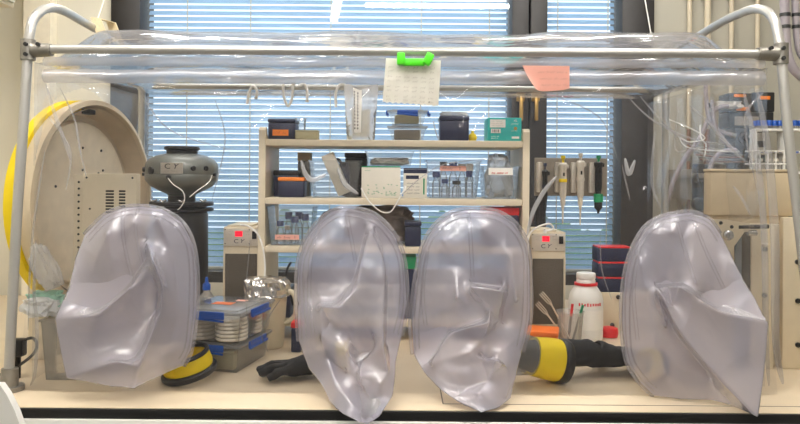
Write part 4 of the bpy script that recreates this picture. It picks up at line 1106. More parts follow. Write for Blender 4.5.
for px in (160, 172, 190, 207):
    x = (px - 182) * SC; yy = -math.sqrt(max(0, (28 * SC) ** 2 - x * x))
    m = MB(); m.cyl((cc.x + x, cc.y + yy, zpx(206)), (cc.x + x, cc.y + yy, zpx(200.5)), .0045, n=10)
    m.tube([(cc.x + x - .010, cc.y + yy, zpx(199.2)), (cc.x + x - .004, cc.y + yy, zpx(200.6)), (cc.x + x + .004, cc.y + yy, zpx(200.6)), (cc.x + x + .010, cc.y + yy, zpx(199.2))], .0035, 8); m.build('wing_nut', 'steel', t)
for pl_ in ([(181, 178), (186, 184), (194, 190), (196, 198), (193, 205), (190, 208)], [(216, 175), (214, 182), (206, 190), (200, 196)]):
    m = MB(); m.tube(smooth_path([on_dome(a, b)[0] + Vector((0, -.012, 0)) for a, b in pl_]), .0016, 6); m.build('sensor_wire', 'cord', t)

# ------------------------------------------------------------------ heater boxes
def heater(px0, px1, py0, pyp, d, label):
    x0, x1, za, zb = fbox(px0, py0, px1, pyp, d); y = d - D0
    t = thing('heater_box', ((x0 + x1) / 2, y + .1, TB), label, 'heater')
    m = MB(); m.box((x0, y + .004, TB + .001), (x1, y + .175, zb), .004); m.build('housing', 'cream', t)
    m = MB(); m.box((x0 + .004, y, za), (x1 - .002, y + .0038, zb - .006), .001); fp_ = m.build('control_panel', 'ltgrey', t)
    w_, h_ = x1 - x0, zb - za
    m = MB(); m.box((x0 + .33 * w_, y - .001, za + .50 * h_), (x0 + .53 * w_, y - .0001, za + .78 * h_)); ld = m.build('display', 'led', fp_, smooth=False)
    m = MB(); m.box((x1 - .2 * w_, y - .004, za + .38 * h_), (x1 - .08 * w_, y - .0001, za + .78 * h_), .001); m.build('rocker_switch', 'black', fp_)
    text('C', fp_, (x0 + .36 * w_, y - .0003, za + .24 * h_), .020, 'navy', sx=1.2); text('Y', fp_, (x0 + .50 * w_, y - .0003, za + .25 * h_), .019, 'navy', .35, sx=1.3)
    k = 0
    for a in (.16, .62):
        for b in (.58, .74): writing(fp_, x0 + a * w_, za + b * h_, .014, .0035, y - .0004, 'pencil', .0004, 90 + k, 'printed_mark'); k += 1
    for a, b in ((.06, .86), (.72, .86), (.72, .12), (.06, .12)):
        m = MB(); m.lathe([(0, 0), (.0022, 0), (.002, .0015), (0, .0018)], (x0 + a * w_, y - .0001, za + b * h_), (0, -1, 0), 8); m.build('panel_screw', 'darkmetal', fp_)
    zf = za - .027
    m = MB(); m.box((x0 + .008, y + .001, TB + .05), (x1 - .008, y + .0038, zf), .0008); m.build('filter_screen', 'brown', t)
    for a in (x0 + .001, x1 - .007):
        m = MB(); m.box((a, y - .001, TB + .03), (a + .006, y + .0038, zf + .006), .001); m.build('screen_edge', 'cream', t)
    m = MB(); m.box((x0 + .012, y + .01, zb - .0005), (x1 - .03, y + .17, zb + .006), .002); m.build('lid', 'cream', t)
    return t, x0, x1, y, za, zb
h1 = heater(223, 259.5, 227, 246, 2.42, 'cream heater box with a red display, standing by the grey canister')
h2 = heater(530.5, 566, 232, 251, 2.42, 'cream heater box with a red display, standing under the pipette rack')
for (t_, x0, x1, y, za, zb), pl, lb in ((h1, [(240, 225), (248, 226), (256, 232), (261, 241), (264, 254), (265, 270), (264, 284)], 'white cable running down from the heater by the canister to the jug'), (h2, [(528, 240), (531, 232), (540, 226), (550, 224), (553, 229), (545, 231)], 'white cable coiled on top of the heater under the pipettes')):
    c = thing('white_cable', W(pl[0][0], pl[0][1], 2.4), lb, 'cable')
    m = MB(); m.tube(smooth_path([W(a, b, 2.41 - .05) for a, b in pl]), .0032, 8); m.build('cable_run', 'cord', c)
    q = W(pl[-1][0], pl[-1][1], 2.36); m = MB(); m.lathe([(0, -.008), (.0055, -.007), (.0055, .007), (0, .008)], q, n=12); m.build('cable_plug', 'cord', c)

# ------------------------------------------------------------------ pipettes
dP = 2.64; yP = dP - D0
x0, x1, za, zb = fbox(534.5, 158, 607, 196, dP)
t = thing('pipette_rack', ((x0 + x1) / 2, yP + .02, TB), 'grey rack plate holding four pipettes above the heater box', 'rack')
m = MB(); m.box((x0, yP, za), (x1, yP + .006, zb), .002); m.build('back_plate', 'greyp', t)
for px in (540, 558, 574, 592):
    q = W(px - 1, 178, dP); m = MB(); m.box((q.x - .012, yP - .022, za + .012), (q.x + .010, yP - .0005, zb - .016), .006); m.build('holder', 'ltgrey', t)
q = W(538, 200, dP); m = MB(); m.cyl((q.x, yP + .014, TB + .012), (q.x, yP + .014, zb - .01), .0075, n=14); m.build('stand_post', 'darkmetal', t)
m = MB(); m.box((q.x - .05, yP - .012, TB + .001), (q.x + .06, yP + .085, TB + .0115), .003); m.build('stand_base', 'darkmetal', t)
def pipette(px, top, tip, mats, label, wpx=3.6):
    d = dP - .036; S_ = d / F; x = W(px, 180, d).x; y = d - D0
    f = lambda k: W(px, top + (tip - top) * k, d).z
    tt = thing('pipette', (x, y, f(1)), label, 'pipette', 'pipettes on the grey rack')
    def seg(name, prof, mat): m = MB(); m.lathe([(r * S_, f(k)) for r, k in prof], (x, y, 0), n=18); m.build(name, mat, tt)
    seg('plunger', [(0, 0), (wpx * .62, .002), (wpx * .62, .045), (wpx * .35, .06), (wpx * .3, .12), (0, .12)], mats[0])
    seg('handle', [(0, .105), (wpx * .8, .105), (wpx * 1.25, .13), (wpx * 1.2, .17), (wpx * .9, .22), (wpx, .30), (wpx * .95, .55), (wpx * .8, .62), (0, .62)], mats[1])
    seg('collar', [(wpx * 1.0, .34), (wpx * 1.12, .345), (wpx * 1.12, .385), (wpx * 1.0, .39)] if mats[2] != 'dgreen' else [(wpx * .9, .66), (wpx * 1.3, .665), (wpx * 1.3, .80), (wpx * .9, .81)], mats[2])
    seg('barrel', [(wpx * .6, .622), (wpx * .75, .66), (wpx * .6, .72), (wpx * .3, .78), (wpx * .18, 1), (0, 1)] if mats[2] != 'dgreen' else [(wpx * .7, .622), (wpx * .8, .65), (wpx * 1.1, .82), (wpx * 1.1, .9), (wpx * .4, .95), (wpx * .3, 1), (0, 1)], mats[3])
    q = Vector((x + wpx * S_ * .9, y, f(.15))); m = MB(); m.box(q + Vector((-.001, -.006, -.010)), q + Vector((.008, .006, .004)), .002); m.build('finger_hook', mats[1], tt)
    m = MB(); m.box((x - .003, y - wpx * S_ * 1.02 - .0012, f(.30)), (x + .003, y - wpx * S_ * .9, f(.25))); m.build('volume_window', 'hole', tt, smooth=False)
pipette(545, 163, 227, ('navy', 'darkmetal', 'navy', 'darkmetal'), 'dark slim pipette with a navy knob, first in the rack', 2.6)
pipette(563, 155.5, 224, ('yellow', 'ltgrey', 'yellow', 'ltgrey'), 'pale pipette with a yellow knob and ring')
pipette(580.5, 153, 225, ('ltgrey', 'ltgrey', 'ltgrey', 'agar'), 'plain pale grey pipette without any coloured ring')
pipette(598.5, 155.5, 213.5, ('dgreen', 'black', 'dgreen', 'black'), 'black pipette with a green band and green knob')

# ------------------------------------------------------------------ bench items, left of centre
zb1 = TB + .0865
bx0, by0 = -.530, .10
t, R = lock_box(-.605, -.415, .125, .36, TB, .083, 'lower of the two large clip-lock boxes on the bench', 'large clip-lock boxes', 'fs', math.radians(-12.5))
m = MB(); m.box((-.578, .15, TB + .0045), (-.445, .33, TB + .050), .004); bmesh.ops.transform(m.bm, matrix=R, verts=m.bm.verts)
u = thing('green_carton', (-.51, .24, TB), 'flat olive carton inside the lower large clip-lock box', 'carton'); m.build('carton_body', 'kraft', u)
m = MB(); m.box((-.579, .149, TB + .0505), (-.444, .331, TB + .058), .003); bmesh.ops.transform(m.bm, matrix=R, verts=m.bm.verts); m.build('lid', 'kraft', u)
t, R = lock_box(-.612, -.408, .12, .365, TB + .085, .092, 'upper of the two large clip-lock boxes, orange note on its lid', 'large clip-lock boxes', 'fs', math.radians(-12.5))
m = MB(); m.box((-.545, .21, TB + .1775), (-.485, .245, TB + .1785)); bmesh.ops.transform(m.bm, matrix=R, verts=m.bm.verts); lb = m.build('orange_label', 'orangeb', t, smooth=False)
m = MB(); m.box((-.50, .275, TB + .1775), (-.468, .295, TB + .1783)); bmesh.ops.transform(m.bm, matrix=R, verts=m.bm.verts); m.build('pink_label', 'pink', t, smooth=False)
first = None
for i, (dx, dy) in enumerate(((-.559, .172), (-.462, .172), (-.559, .272), (-.462, .272))):
    for k in range(6):
        p = R @ Vector((dx, dy, TB + .0885 + .0108 * k))
        if first is None:
            first = thing('petri_dish', p, 'shallow ivory dish stacked inside the upper large clip-lock box', 'dish', 'dishes in the upper large clip-lock box')
            m = MB(); m.lathe([(0, 0), (.043, 0), (.043, .0078), (.0415, .0078), (.0415, .002), (0, .002)], p, n=28); m.build('dish_base', 'agar', first)
            m = MB(); m.lathe([(0, .0085), (.0452, .0085), (.0452, .0035), (.0462, .0035), (.0462, .0098), (0, .0098)], p, n=28); m.build('dish_lid', pm('pale dish plastic', (238, 232, 218), .3, var=.02), first)
        else: dup(first, p - first.location)
# foil topped jug
pc = Vector((W(264.5, 320, 2.24).x, .438, TB))
S2 = (pc.y + D0) / F
t = thing('foil_topped_jug', pc, 'pale plastic measuring jug with a foil covered top and a handle', 'jug')
hz_ = W(264, 290, pc.y + D0).z - TB
m = MB(); m.lathe([(0, .001), (.052, .001), (.0545, .004), (.066, hz_), (.0675, hz_ + .004), (.064, hz_ + .004), (.052, .006), (0, .005)], pc, n=44); m.build('jug_body', 'mill', t)
m = MB(); m.tube(smooth_path([pc + Vector((.058, -.008, hz_ * .96)), pc + Vector((.085, -.018, hz_ * .98)), pc + Vector((.098, -.022, hz_ * .82)), pc + Vector((.094, -.02, hz_ * .55)), pc + Vector((.062, -.008, hz_ * .42))], 6), .0085, 10); m.build('handle', 'mill', t)
m = MB(); n_ = 64; prof = [(.0, .034), (.02, .036), (.04, .035), (.056, .037), (.066, .030), (.0705, .020), (.0695, .004), (.0705, -.010), (.0735, -.018)]
m.lathe([(r, hz_ + h) for r, h in prof], pc, n=n_)
for v in m.bm.verts:
    r_ = v.co - pc; a = noise.noise(v.co * 70) * .006 + (1 - 2 * abs(noise.noise(v.co * 36))) * .005
    h = Vector((r_.x, r_.y, 0)); v.co += Vector((noise.noise(v.co * 90 + Vector((9, 0, 0))), noise.noise(v.co * 90 + Vector((0, 9, 0))), 0)) * .004 + (h.normalized() if h.length > .01 else Vector((0, 0, 1))) * a + Vector((0, 0, a * .7))
m.build('foil_cover', pm('silver foil', (214, 210, 204), .24, .95, var=.15, scale=60, bump=.6), t, smooth=False)
t, x0, x1, y, z, zt = navy_box((291, 322, 301, 352), 2.20, TB, .05, 'small dark box with a red lid on the bench beside the jug', 'red')
q = Vector((W(207, 290, 2.3).x, .455, TB)); t = thing('squeeze_bottle', q, 'small blue capped bottle standing behind the large clip-lock boxes', 'bottle')
m = MB(); m.lathe([(0, .001), (.03, .001), (.03, .15), (.012, .175), (.012, .18), (0, .18)], q, n=24); m.build('bottle_body', 'beaker', t)
m = MB(); m.lathe([(0, .1805), (.013, .1805), (.013, .198), (.006, .205), (.004, .222), (0, .222)], q, n=20); m.build('cap', 'blue', t)

# ------------------------------------------------------------------ cuffs and gloves
def hand(name, par, root, ang, scale=1.0, spread=1.0, curl=.0, flip=1, lift=.03):
    """gloved hand lying on the bench: a skinned skeleton, wrist at root, pointing along ang"""
    ca, sa = math.cos(ang), math.sin(ang)
    def T(a, b, h): return Vector((root.x + (a * ca - b * sa) * scale, root.y + (a * sa + b * ca) * scale, TB + h * scale))
    V = []; E = []; Rr = []
    def add(p, r, j=None):
        V.append(p); Rr.append(r * scale)
        if j is not None: E.append((j, len(V) - 1))
        return len(V) - 1
    w0 = add(T(-.07, 0, lift + .012), .034); w1 = add(T(0, 0, lift + .008), .032, w0); pm_ = add(T(.05, 0, lift), .034, w1)
    for (b, L, sp, hh) in ((.030, .078, .10, .012), (.011, .090, .03, .016), (-.010, .084, -.05, .014), (-.030, .064, -.16, .008)):
        k = add(T(.085, b * flip, lift - .004), .0150, pm_)
        for q in range(1, 4):
            f_ = q / 3; k = add(T(.085 + L * f_ * (1 - .25 * curl * f_), (b + sp * L * f_ * spread) * flip, max(.012, lift - .004 + hh * math.sin(PI * f_ * .6) * 1.2 - (lift - .012) * f_ * (1.0 if q > 1 else .4) )), .0132 - .0010 * q, k)
    k = add(T(.030, .034 * flip, lift - .008), .0165, w1)
    k = add(T(.058, .062 * flip, max(.016, lift - .014)), .0140, k); k = add(T(.088, .080 * flip, .0145), .0118, k)
    me = bpy.data.meshes.new(name); me.from_pydata(V, E, []); o = bpy.data.objects.new(name, me); C.objects.link(o)
    sk = o.modifiers.new('skin', 'SKIN'); sk.use_smooth_shade = True
    for i, sv in enumerate(me.skin_vertices[0].data): sv.radius = (Rr[i], Rr[i]); sv.use_root = (i == 1)
    o.modifiers.new('sub', 'SUBSURF').levels = 2; o.modifiers['sub'].render_levels = 2
    dg = bpy.context.evaluated_depsgraph_get(); dg.update()
    me2 = bpy.data.meshes.new_from_object(o.evaluated_get(dg)); bpy.data.objects.remove(o)
    for v in me2.vertices:
        v.co += noise.noise_vector(v.co * 30) * .006 + noise.noise_vector(v.co * 80) * .002
        v.co.z = max(v.co.z, TB + .0012)
    o = bpy.data.objects.new(name, me2); C.objects.link(o); me2.materials.append(M['rubber'])
    for p in me2.polygons: p.use_smooth = True
    o.parent = par; o.matrix_parent_inverse = chain_matrix(par).inverted()
    return o
def cuff(t, c, ax, r, parts):
    for nm, prof, mt in parts:
        m = MB(); m.lathe([(r * a, h) for a, h in prof], c, ax, 48); m.build(nm, mt, t)
# cuff of the first sleeve: a ring lying tilted on the bench
ax = Vector((-.20, -.16, 1)).normalized()
c = W(184, 376, 1.86); c = Vector((c.x, .052, TB + .044))
t = thing('sleeve_cuff', (c.x, c.y, TB), 'yellow and black cuff ring lying on the bench behind the first sleeve', 'cuff')
cuff(t, c, ax, .070, [('rubber_ring', [(.80, -.030), (1.0, -.028), (1.06, -.022), (1.06, -.014), (1.0, -.009), (.80, -.009)], 'black'), ('yellow_band', [(.82, -.0088), (.93, -.0088), (.95, .000), (.90, .022), (.87, .026), (.80, .026)], 'yellow'), ('end_ring', [(.78, .0262), (.90, .0262), (.92, .031), (.88, .036), (.78, .036)], 'black')])
hand('glove_body', t, Vector((c.x + .02, .155, 0)), 2.2, .8, .6, .3, 1, .03) if False else None
# glove of the second sleeve, fingers pointing at the clip-lock boxes
wr = W(318, 372, 1.93)
t = thing('rubber_glove', (wr.x, .085, TB), 'black rubber glove lying on the bench between the clip-lock boxes and second sleeve', 'glove')
hand('glove_body', t, Vector((wr.x + .005, .085, 0)), math.radians(192), 1.0, 1.2, .2, -1, .038)
ax2 = Vector((1, .05, .1)).normalized()
cuff(t, Vector((wr.x + .058, .085, TB + .052)), ax2, .050, [('rubber_ring', [(.80, -.022), (.98, -.022), (1.0, -.016), (1.0, -.006), (.8, -.006)], 'black'), ('yellow_band', [(.8, -.0058), (.95, -.0058), (.95, .03), (.8, .03)], 'yellow')])
# cuff and glove of the third sleeve
ax3 = Vector((.95, .20, -.20)).normalized(); c3 = Vector((W(551, 362, 1.885).x, .052, TB + .066))
t = thing('rubber_glove', (c3.x, c3.y, TB), 'black glove with a wide yellow cuff pointing away from the crumpled sleeve', 'glove')
cuff(t, c3, ax3, .057, [('yellow_band', [(.74, -.052), (.90, -.052), (.97, -.02), (1.0, .012), (.98, .020), (.80, .020)], 'yellow'), ('rubber_ring', [(.80, .0202), (1.02, .0202), (1.07, .027), (1.07, .036), (1.0, .046), (.80, .046)], 'black')])
m = MB(); m.lathe([(.058, -.150), (.058, -.10), (.050, -.0525)], c3, ax3, 40); m.build('sleeve_end', 'beaker', t)
m = MB(); m.lathe([(.0, -.12), (.030, -.115), (.044, -.05), (.050, .02)], c3, ax3, 32); m.build('inner_lining', 'rubber', t)
q = c3 + ax3 * .10; hand('glove_body', t, Vector((q.x + .03, q.y + .055, 0)), math.radians(12), 1.2, 1.1, .1, 1, .046)
# yellow cuff end behind the last sleeve
c4 = Vector((W(652, 374, 1.87).x, .058, TB + .050))
t = thing('sleeve_cuff', (c4.x, c4.y, TB), 'yellow cuff ring mostly hidden behind the flat faceted sleeve', 'cuff')
cuff(t, c4, Vector((-.9, -.2, .25)).normalized(), .046, [('yellow_band', [(.8, -.015), (.97, -.015), (1.0, .012), (.8, .014)], 'yellow'), ('rubber_ring', [(.8, -.034), (1.02, -.034), (1.02, -.0152), (.8, -.0152)], 'black')])

# ------------------------------------------------------------------ bench items, right of centre
dB = 2.42; S3 = dB / F; q = Vector((W(585.5, 330, dB).x, dB - D0, TB)); zq = lambda py: W(586, py, dB).z - TB
t = thing('reagent_bottle', q, 'white plastic bottle with a red collar and red lettering', 'bottle')
m = MB(); m.lathe([(0, .001), (15.5 * S3, .001), (16.8 * S3, .006), (16.8 * S3, zq(299)), (15.5 * S3, zq(293)), (11.5 * S3, zq(287)), (10.2 * S3, zq(285)), (0, zq(285))], q, n=44); m.build('bottle_body', 'hdpe', t)
m = MB(); m.lathe([(10.3 * S3, zq(284.8)), (11.4 * S3, zq(284.8)), (11.4 * S3, zq(282.4)), (9 * S3, zq(282.4))], q, n=40); m.build('red_collar', 'red', t)
m = MB(); m.lathe([(9.4 * S3, zq(282.2)), (9.4 * S3, zq(280)), (8.8 * S3, zq(279)), (9.4 * S3, zq(278)), (9.4 * S3, zq(273.5)), (8.8 * S3, zq(272.6)), (0, zq(272.6))], q, n=40); m.build('cap', 'hdpe', t)
m = MB(); rg = random.Random(3)
for k in range(9):
    a = -PI / 2 + (-.62 + .16 * k); r_ = 16.9 * S3; m.box(q + Vector((r_ * math.cos(a) - .0022, r_ * math.sin(a) - .001, zq(303.5) + rg.uniform(-.001, .001))), q + Vector((r_ * math.cos(a) + .0024, r_ * math.sin(a) + .002, zq(301.2) + rg.uniform(0, .003))))
m.build('red_lettering', 'red', t, smooth=False)
m = MB(); m.lathe([(16.85 * S3, zq(327)), (16.95 * S3, zq(327)), (16.95 * S3, zq(308)), (16.85 * S3, zq(308))], q, n=44); m.build('paper_label', 'paper', t)
dK = 2.30; q = Vector((W(570, 330, dK).x, dK - D0, TB)); zk = lambda py: W(570, py, dK).z - TB; S4 = dK / F
t = thing('plastic_beaker', q, 'translucent beaker of forks and pens before the white bottle', 'beaker')
m = MB(); zr_ = zk(311); m.lathe([(0, .001), (10.2 * S4, .001), (13.2 * S4, zr_ - .004), (14 * S4, zr_), (12.9 * S4, zr_), (10 * S4, .004), (0, .004)], q, n=36); m.build('beaker_wall', 'beaker', t)
def stick(name, lbl, cat, pts, r, mt, head=None, group=None):
    tt = thing(name, pts[0], lbl, cat, group); m = MB(); m.tube(smooth_path(pts, 4), r, 8); m.build('shaft' if name != 'plastic_fork' else 'fork_handle', mt, tt); return tt
for k, (bx, tx, ty) in enumerate(((574, 541, 293), (571, 537, 303))):
    a = Vector((q.x + .010 * (1 - k), q.y - .008 + .016 * k, TB + .008)); b = W(tx + 10, ty + 11, dK - .005 + .01 * k); e = W(tx, ty, dK - .005 + .01 * k)
    tt = stick('plastic_fork', ('clear plastic fork leaning highest out of the beaker', 'clear plastic fork leaning lower out of the beaker')[k], 'fork', [a, b], .0028, 'agar')
    dr = (e - b).normalized(); sd = Vector((dr.z, 0, -dr.x))
    for j in (-1, 0, 1):
        m = MB(); m.tube([b - dr * .004, b + dr * .010 + sd * .0065 * j, b + (e - b) + sd * .0065 * j], .0016, 6); m.build('tine', 'agar', tt)
for k, (px, py, mt, l) in enumerate(((572.5, 304, 'red', 'red marker pen standing in the beaker'), (583, 305, 'dgreen', 'green marker pen standing in the beaker'))):
    a = q + Vector((-.004 + .012 * k, .012, .006)); e = W(px, py, dK + .01)
    tt = thing('marker_pen', a, l, 'pen'); m = MB(); m.tube([a, a + (e - a) * .7], .0042, 10); m.build('pen_body', 'black', tt)
    m = MB(); m.tube([a + (e - a) * .705, e], .0045, 10); m.build('pen_cap', mt, tt)
x0, x1, za, zb = fbox(531, 323, 562, 345, 2.20); y = 2.235 - D0
t = thing('orange_box', ((x0 + x1) / 2, y, TB), 'bright orange plastic box behind the yellow cuff', 'box')
Rz = Matrix.Translation(((x0 + x1) / 2, y, 0)) @ Matrix.Rotation(math.radians(-14), 4, 'Z') @ Matrix.Translation((-(x0 + x1) / 2, -y, 0))
hh = W(546, 331, 2.2).z
m = MB(); m.box((x0 - .01, y - .05, TB + .001), (x1 - .006, y + .045, hh - .016), .004); bmesh.ops.transform(m.bm, matrix=Rz, verts=m.bm.verts); m.build('box_base', 'orangeb', t)
m = MB(); m.box((x0 - .013, y - .053, hh - .0155), (x1 - .003, y + .048, hh), .005); bmesh.ops.transform(m.bm, matrix=Rz, verts=m.bm.verts); m.build('lid', 'orangeb', t)
q = Vector((W(610.5, 334, 2.44).x, 2.46 - D0, TB)); t = thing('jar_lid', q, 'round red screw lid lying on the bench near the white bottle', 'lid')
m = MB(); m.lathe([(0, .001), (.030, .001), (.031, .004), (.031, .026), (.029, .031), (.024, .033), (.0, .032)], q, n=40); m.build('lid_shell', 'red', t)
m = MB(); m.lathe([(.0312, .008), (.0322, .009), (.0322, .022), (.0312, .023)], q, n=40); m.build('grip_band', 'red', t)
# cream block with the three navy boxes
x0, x1, za, zb = fbox(598, 293, 650, 338, 2.55); y = 2.55 - D0
t = thing('cream_housing', ((x0 + x1) / 2, y, TB), 'cream metal block under the stack of navy boxes', 'housing')
m = MB(); m.box((x0, y, TB + .001), (x1, y + .10, zb), .003); m.build('housing_block', 'cream', t)
for px, py in ((618, 297), (612, 325)):
    p = W(px, py, 2.55); m = MB(); m.lathe([(0, 0), (.008, 0), (.008, .005), (.004, .008), (0, .008)], (p.x, y, p.z), (0, -1, 0), 12); m.build('bolt', 'darkmetal', t)
zc_ = zb + .0005
for k in range(3):
    a0, a1, _z0, _z1 = fbox(595 + k * .7, 275, 632, 291, 2.56); yy = y + .012; hgt = .056
    tt = thing('lidded_box', ((a0 + a1) / 2, yy, zc_), ('bottom navy box of the stack of three beside the blind', 'middle navy box of the stack of three beside the blind', 'topmost navy box of the stack of three beside the blind')[k], 'box', 'stacked navy boxes')
    m = MB(); m.box((max(a0, x0 + .001), yy, zc_), (a1, yy + .08, zc_ + hgt * .88), .004); m.build('box_base', 'navy', tt)
    m = MB(); m.box((max(a0, x0 + .001) - .001, yy - .0015, zc_ + hgt * .88 + .0005), (a1 + .001, yy + .0815, zc_ + hgt - .0075), .003); m.build('lid', 'navy', tt)
    m = MB(); m.box((max(a0, x0 + .001) + .002, yy - .0018, zc_ + hgt - .007), (a1 - .004, yy + .078, zc_ + hgt - .0012), .002); m.build('red_strip', 'red', tt)
    zc_ += hgt

# ------------------------------------------------------------------ airlock housing on the right
dA = 2.05; yA = dA - D0
x0, x1, za, zb = fbox(690, 222, 776, 388, dA)
t = thing('bolted_airlock', ((x0 + x1) / 2, yA, TB), 'cream airlock body of bolted plates with a hinged bracket behind the last sleeve', 'airlock')
pl = W(751, 300, dA).x; pr = W(774, 300, dA).x; zt = W(760, 224, dA).z
m = MB(); m.box((pl, yA, TB + .001), (pr, yA + .02, zt), .003); m.build('door_plate', 'cream', t)
m = MB(); m.box((W(690, 300, dA).x, yA + .004, TB + .001), (W(735, 300, dA).x, yA + .024, zt), .003); m.build('inner_plate', 'cream', t)
m = MB(); m.box((W(735, 300, dA).x + .0005, yA + .003, TB + .001), (W(742, 300, dA).x, yA + .022, zt - .025), .001); m.build('grey_strip', pm('blue grey gasket', (112, 124, 138), .5), t)
m = MB(); m.box((W(742, 300, dA).x + .0005, yA + .004, TB + .001), (pl - .0005, yA + .022, zt - .02), .001); m.build('gap_gasket', 'hole', t)  # solid dark strip drawn in place of the shaded recess between plates
m = MB(); m.box((W(783, 300, dA).x, yA + .002, TB + .001), (W(850, 300, dA).x, yA + .022, zt + .02), .003); m.build('outer_plate', 'cream', t)
m = MB(); m.box((W(752, 300, dA).x, yA + .036, TB + .001), (W(850, 300, dA).x, yA + .40, zt - .004), .004); m.build('airlock_shell', 'cream', t)
for px, py in ((764.5, 249), (764, 295), (763.5, 340), (798, 231), (798, 301), (797.5, 262), (798, 345)):
    p = W(px, py, dA); m = MB(); m.lathe([(0, 0), (.0075, 0), (.0075, .004), (.0045, .0045), (.0045, .011), (0, .011)], (p.x, yA + (.002 if px > 780 else 0), p.z), (0, -1, 0), 12); m.build('bolt', 'darkmetal', t)
p = W(764, 248, dA); m = MB(); m.box((p.x - .010, yA - .016, p.z + .004), (p.x + .008, yA - .0005, p.z + .014), .003); m.build('small_bracket', 'cream', t)
a, b = W(738, 227, dA - .03), W(768, 226.5, dA - .03)
m = MB(); m.cyl(a, b, .0065, n=16); m.build('hinge_rod', 'darkmetal', t)
pts = [W(*q, dA - .026) for q in ((713, 219), (728, 220), (748, 223), (750, 231), (743, 232), (733, 246), (722, 262), (713, 257), (724, 243), (718, 234), (710, 234))]
m = MB(); m.prism([(p.x, yA - .034, p.z) for p in pts], (0, .022, 0)); m.build('hinge_arm', 'cream', t, smooth=False)
for px, py in ((725, 223.5), (736, 227.5)):
    p = W(px, py, dA - .06); m = MB(); m.lathe([(0, 0), (.0055, 0), (.0045, .003), (0, .0035)], (p.x, yA - .0341, p.z), (0, -1, 0), 12); m.build('arm_bolt', 'darkmetal', t)
p = W(729.5, 235.5, dA - .05); m = MB(); m.lathe([(0, 0), (.013, 0), (.0145, .004), (.0145, .012), (.010, .016), (.010, .022), (0, .023)], (p.x, yA - .0345, p.z), (0, -1, 0), 20); m.build('clamp_knob', 'steel', t)
p = W(752, 233, dA - .03); m = MB(); m.lathe([(0, -.012), (.009, -.012), (.009, .012), (0, .012)], p, (1, 0, 0), 16); m.build('clamp_nut', 'steel', t)
# sand coloured box resting on the airlock
x0, x1, _, zb = fbox(712, 169, 789, 215, 2.10); y = 2.11 - D0
t = thing('sand_carton', ((x0 + x1) / 2, y, zt), 'large sand coloured carton resting on top of the airlock body', 'carton')
m = MB(); m.box((x0, y, zt + .021), (x1 + .02, y + .05, zb - .010), .004)
m.box((x0 + .01, y + .01, zt - .0035), (x1 + .01, y + .045, zt + .0212), .002); m.build('carton_body', 'sand', t)
m = MB(); m.box((x0 - .002, y - .002, zb - .0095), (x1 + .022, y + .052, zb), .004); m.build('lid', 'sand', t)

# ------------------------------------------------------------------ gas control gear on the right
dG = 2.95; yG = dG - D0
zsh = W(750, 174, dG).z
t = thing('wall_shelf', (W(745, 174, dG).x, yG + .15, zsh), 'grey wall shelf carrying the gas control boxes behind the sand carton', 'shelf')
m = MB(); m.box((W(686, 174, dG).x, yG - .16, zsh - .02), (W(830, 174, dG).x, YW - .05, zsh), .002); m.build('shelf_board', 'greyp', t)
for px in (700, 800):
    x = W(px, 174, dG).x; m = MB(); m.prism([(x, YW - .05, zsh - .021), (x, YW - .05, zsh - .2), (x, yG + .05, zsh - .021)], (.012, 0, 0)); m.build('bracket', 'greyp', t, smooth=False)
def cbox(px, d, label, marks, zbot=None):
    x0, x1, za, zb = fbox(*px, d); y = d - D0
    if zbot is not None: za = zbot
    t = thing('gas_control_box', ((x0 + x1) / 2, y, za), label, 'instrument', 'dark gas control boxes')
    m = MB(); m.box((x0, y, za + .001), (x1, y + .10, zb), .005); m.build('box_housing', 'darkmetal', t)
    for (a, b, c_, d_, mt, nm) in marks:
        m = MB(); m.box((x0 + (x1 - x0) * a, y - .004, za + (zb - za) * b), (x0 + (x1 - x0) * c_, y - .0002, za + (zb - za) * d_), .001); m.build(nm, mt, t)
    return t, x0, x1, y, za, zb
t, x0, x1, y, za, zb1_ = cbox((735, 128, 766, 173), dG, 'lowest dark gas control box with two black knobs', [(.55, .05, .95, .25, 'ltgrey', 'name_plate'), (.55, .42, .95, .58, 'ltgrey', 'name_plate'), (.55, .72, .95, .9, 'ltgrey', 'name_plate')], zsh)
for f_ in (.35, .78):
    m = MB(); p = Vector((x0 + (x1 - x0) * .28, y - .0005, za + (zb1_ - za) * f_)); m.lathe([(0, 0), (.026, 0), (.026, .012), (.014, .016), (.014, .034), (0, .036)], p, (0, -1, 0), 24); k_ = m.build('dial_knob', 'black', t)
    m = MB(); m.lathe([(0, 0), (.006, 0), (.006, .003), (0, .004)], p + Vector((.004, -.0365, .004)), (0, -1, 0), 12); m.build('knob_cap', 'steel', k_)
t, x0, x1, y, za, zb2_ = cbox((729, 112, 774, 128), dG, 'middle dark gas control box with a grey face strip', [(.12, .15, .66, .72, 'greyp', 'face_strip')], zb1_)
t, x0, x1, y, za, zb3_ = cbox((729, 93, 753, 111), dG, 'top dark control box with an orange label, nearer the window', [(.30, .06, .82, .26, 'orange', 'orange_label'), (.2, .78, .7, .93, 'orange', 'orange_label')], zb2_)
t, x0, x1, y, za, zb3_ = cbox((754.5, 92, 775, 111), dG, 'top dark control box with an orange label, nearer the hoop', [(.25, .62, .75, .80, 'orange', 'orange_label')], zb2_)
m = MB(); q = W(731, 102, dG - .01)
u = thing('foil_wrapped_joint', q, 'crumpled foil around the hose joint beside the top control boxes', 'foil'); q = W(727, 105.5, dG - .03)
m = MB(); crumple(m, q + Vector((-.06, -.03, -.016)), q + Vector((.06, .03, .018)), 21, .35); m.build('foil_lump', 'foil', u)
m = MB(); m.cyl(q + Vector((-.085, 0, 0)), q + Vector((-.062, 0, 0)), .010, n=14); m.build('hose_tail', 'black', u)
